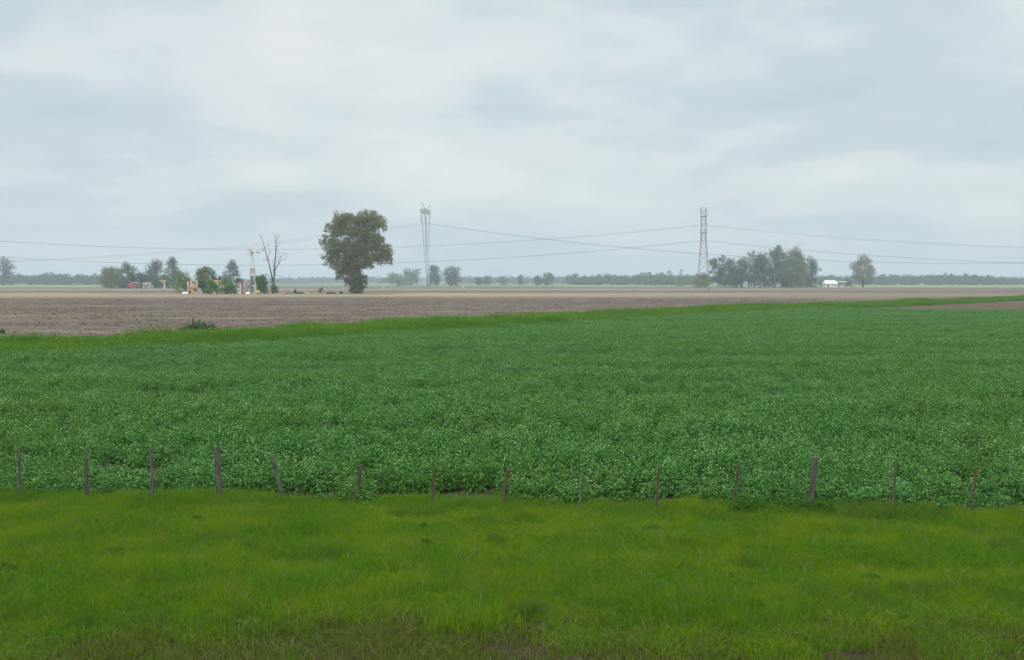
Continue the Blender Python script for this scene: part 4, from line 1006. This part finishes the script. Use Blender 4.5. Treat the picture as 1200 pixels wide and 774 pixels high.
mb = MB(); mb.tube([(1.5 * ka, 0, 4.4 * ka), (2.3 * ka, 0, 4.2 * ka), (2.5 * ka, 0, 3.2 * ka)], .36, 8); mb.build('spout', M['red'], ag)
for y in (-.7, .7):
    mb = MB(); mb.tube([(.2, y - .1, .45), (.2, y + .1, .45)], .45, 12); mb.build('wheel', M['rubber'], ag)
mb = MB(); mb.tube([(.2, -.7, .45), (.3 * ka + .2, 0, 3.0 * ka), (.2, .7, .45)], .07, 5); mb.build('strut', M['deadwood'], ag)
Yl = by(337.0); kl = Yl / F
ls = thing('long_shed', (at(885.5, 337, Yl)[0], Yl, 0), 'long low white shed glimpsed beneath the grove crowns', 'shed')
mb = MB()
holed_wall(mb, -7*kl, 6.4*kl, 0, 5.4*kl, [(-5.6*kl, -4.4*kl, 0, 4.4*kl), (-1.2*kl, -.4*kl, 2*kl, 4.6*kl), (1.6*kl, 2.4*kl, 0, 4.6*kl), (3.4*kl, 4.1*kl, 2*kl, 4.6*kl), (4.9*kl, 5.6*kl, 0, 4.6*kl)]); mb.build('wall', M['white'], ls)
mb = MB(); mb.prism([(-7.6*kl, 5.4*kl+.003), (7*kl, 5.4*kl+.003), (6.4*kl, 6.2*kl), (-7*kl, 6.2*kl)], -.4, 6); mb.build('roof', M['grey'], ls)
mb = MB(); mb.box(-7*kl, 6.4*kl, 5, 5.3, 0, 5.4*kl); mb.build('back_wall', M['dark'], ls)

# ------------------------------------------------------------------ fence
posts = [(22.5,524,21.5,573,4.2,'g',None),(101,527,102.5,577,4.2,'g',None),(177,526,179,575,3.8,'g',None),(254,523.5,257,582,7.0,'g','thick grey square post'),(318,534.5,334,583,5.0,'g','grey post leaning strongly left'),
         (424,545,416,588,4.6,'d','dark brown post leaning right'),(510,548,505.5,578,3.4,'d',None),(595,550.5,590,578,4.0,'d',None),(683.5,550,679,584,3.4,'g',None),
         (772.5,547.5,767.5,586,3.6,'d',None),(866,543,858.5,591,3.6,'d',None),(955.5,535.5,948.5,597,8.4,'g','thickest weathered post, leaning slightly right'),(1050,545,1046,597,2.8,'g',None),(1144,547,1138,596,3.2,'d',None)]
fn = thing('wire_fence', (0, fence_y(0), ZV), 'weathered wire fence of uneven wooden posts between verge and crop', 'fence')
tops = []
def post(px, pt, bx_, w_, kind, lab, seed):
    r = np.random.default_rng(seed)
    Yb = fence_y(0)
    for _ in range(4): Yb = fence_y((bx_ - 600) / F * Yb)
    x0 = at(bx_, 590 + (bx_ - 21.5) * .0188, Yb)[0]; x1, z1 = at(px, pt, Yb)
    k = Yb / F; h = w_ * k / 2
    # from the drawn foot up to the top, carried on down into the ground
    zb = ZV; P0 = np.array([x0, Yb, zb]); P1 = np.array([x1, Yb + r.normal(0, .03), z1]); dirv = P1 - P0
    n = 9; pts = [P0 + dirv * t + np.r_[r.normal(0, h * .07, 2), 0] for t in np.linspace(-.35, 1, n)]
    mb = MB(); mb.tube([p - np.array([0, fence_y(0), ZV]) for p in pts], [h * q * r.uniform(.9, 1.08) * 0.98 for q in np.linspace(1.08, .92, n)], 6, jit=.07)
    o = mb.build('post', M['post_grey' if kind == 'g' else 'post_dark'], fn)
    if lab: o['label'] = lab
    tops.append((x0, x1, Yb, z1))
for i, (px, pt, bx_, _, w_, kd_, lab) in enumerate(posts): post(px, pt, bx_, w_, kd_, lab, 500 + i)
sp = 88
for i, q in enumerate((-215, -140, -62, 1226, 1312, 1400)): post(q, 543 + (q > 600) * 8 - 8, q, 3.6, 'g' if i % 2 else 'd', None, 540 + i)
tops.sort()
for hgt in (.22, .42, .60):
    mb = MB(); pts = []
    for (x0, x1, Yb, z1) in tops:
        f_ = min(1.0, hgt / max(.3, z1 - ZV)); pts.append((x0 + (x1 - x0) * f_, Yb - fence_y(0) - .03, hgt))
    pp = []
    for a, b in zip(pts, pts[1:]):
        a, b = np.array(a), np.array(b)
        for t in (0, .5): pp.append(a + (b - a) * t - np.array([0, 0, .012 * (t > 0)]))
    pp.append(np.array(pts[-1]))
    mb.tube(pp, .0011, 4); mb.build('wire', M['wire'], fn)

# ------------------------------------------------------------------ margin shrub with its post, weeds in the verge
Ym = by(391); km = Ym / F
r = np.random.default_rng(77)
t = thing('shrub', (at(234, 391, Ym)[0], Ym, ZM), 'long low dark shrub around a short post at the ploughed field edge', 'shrub')
cls = [(( px - 234) * km, r.uniform(-.5, .5), h * .5, 5.2 * km, .8, h * .55) for px, h in ((212, .45), (217, .62), (222, .80), (228, .85), (234, .95), (240, .90), (246, .80), (251, .55), (257, .35))]
link('crown', crown_mesh('crown', cls, 5200, .085, r, M['leaf_mid'], gap=.4), [], t)
mb = MB(); x1, z1 = at(226, 372.5, Ym - .9); mb.tube([(0, 0, -.3), (0.02, 0, z1 * .6), (0, 0, z1 - ZM)], [.075, .07, .065], 6, jit=.08)
tag(mb.build('short_post', M['post_dark'], None, (x1, Ym - .9, ZM)), 'short dark post sticking out of the low dark shrub', 'post')
def leafy(px, py, rad, h, n, size, mat, name, label, cat, group, seed, z=ZV, base=None):
    r = np.random.default_rng(seed)
    x, y = ground(px, py)
    th = r.uniform(0, 2 * np.pi, n); q = rad * np.sqrt(r.random(n)); zz = h * (1 - (q / rad) ** 2 * .7) * r.uniform(.35, 1.0, n)
    pos = np.c_[np.cos(th) * q, np.sin(th) * q * .8, zz]
    me = quads_mesh(name, leafquads(pos, np.c_[np.cos(th) * .5, np.sin(th) * .5, np.full(n, .8)] + r.normal(0, .35, (n, 3)), r.uniform(.6, 1.3, n) * size, r.uniform(.25, .5, n) * size, r), [mat])
    o = bpy.data.objects.new(name, me); C.objects.link(o); o.location = (x, y, z)
    return tag(o, label, cat, group)
leafy(3, 392.5, .22, .5, 260, .12, M['weed'], 'weed', 'lone dark weed on ploughed soil by the left picture edge', 'weed', None, 600, z=.02)
WG = 'dark weeds in the verge'
for i, (px, py, rad, h) in enumerate(((232, 622, .26, .24), (246, 643, .18, .16), (285, 672, .30, .22), (132, 660, .26, .24), (5, 680, .24, .22), (500, 648, .2, .2), (610, 672, .2, .18), (497, 628, .16, .2), (765, 632, .3, .22), (770, 700, .22, .16), (45, 703, .2, .14), (880, 660, .22, .18), (1020, 690, .22, .18), (290, 655, .2, .2))):
    leafy(px, py, rad * (.6 + .07 * (i % 5)), h * .75, 300, .055, M['weed'], 'weed', 'dark blue-green weed tuft in the yellow-green verge grass', 'weed', WG, 610 + i)
for i, (px, py, lab) in enumerate(((548, 738, 'pale green leafy tuft at the bottom centre of the verge'), (288, 744, 'pale green leafy tuft near thin soil at the lower left'))):
    leafy(px, py, .15, .13, 260, .045, M['weed_pale'], 'weed_tuft', lab, 'weed', None, 640 + i)
for i in range(9):
    px = (905, 925, 945, 965, 985, 1005, 885, 870, 1060)[i]
    leafy(px, 602 + (i * 5 % 4) * 3, .22 + .05 * (i % 3), .24 + .04 * (i % 4), 800, .05, M['weed'], 'weed', 'dark leafy weed at the foot of the thickest fence post', 'weed', 'weeds at the thickest post', 650 + i)

# ------------------------------------------------------------------ the air
m, t, out = new_mat('haze_air')
vp = t.n('ShaderNodeVolumePrincipled'); vp.inputs['Color'].default_value = (*HAZE_COLOR, 1); vp.inputs['Density'].default_value = HAZE_DENSITY
vp.inputs['Anisotropy'].default_value = 0.0
t.t.links.new(vp.outputs[0], out.inputs['Volume'])
mb = MB(); mb.box(-9700, 9700, -120, 9700, -1.2, 58); hz_ = mb.build('haze', m); hz_['kind'] = 'stuff'
tag(hz_, 'pale haze over the whole plain', 'haze')
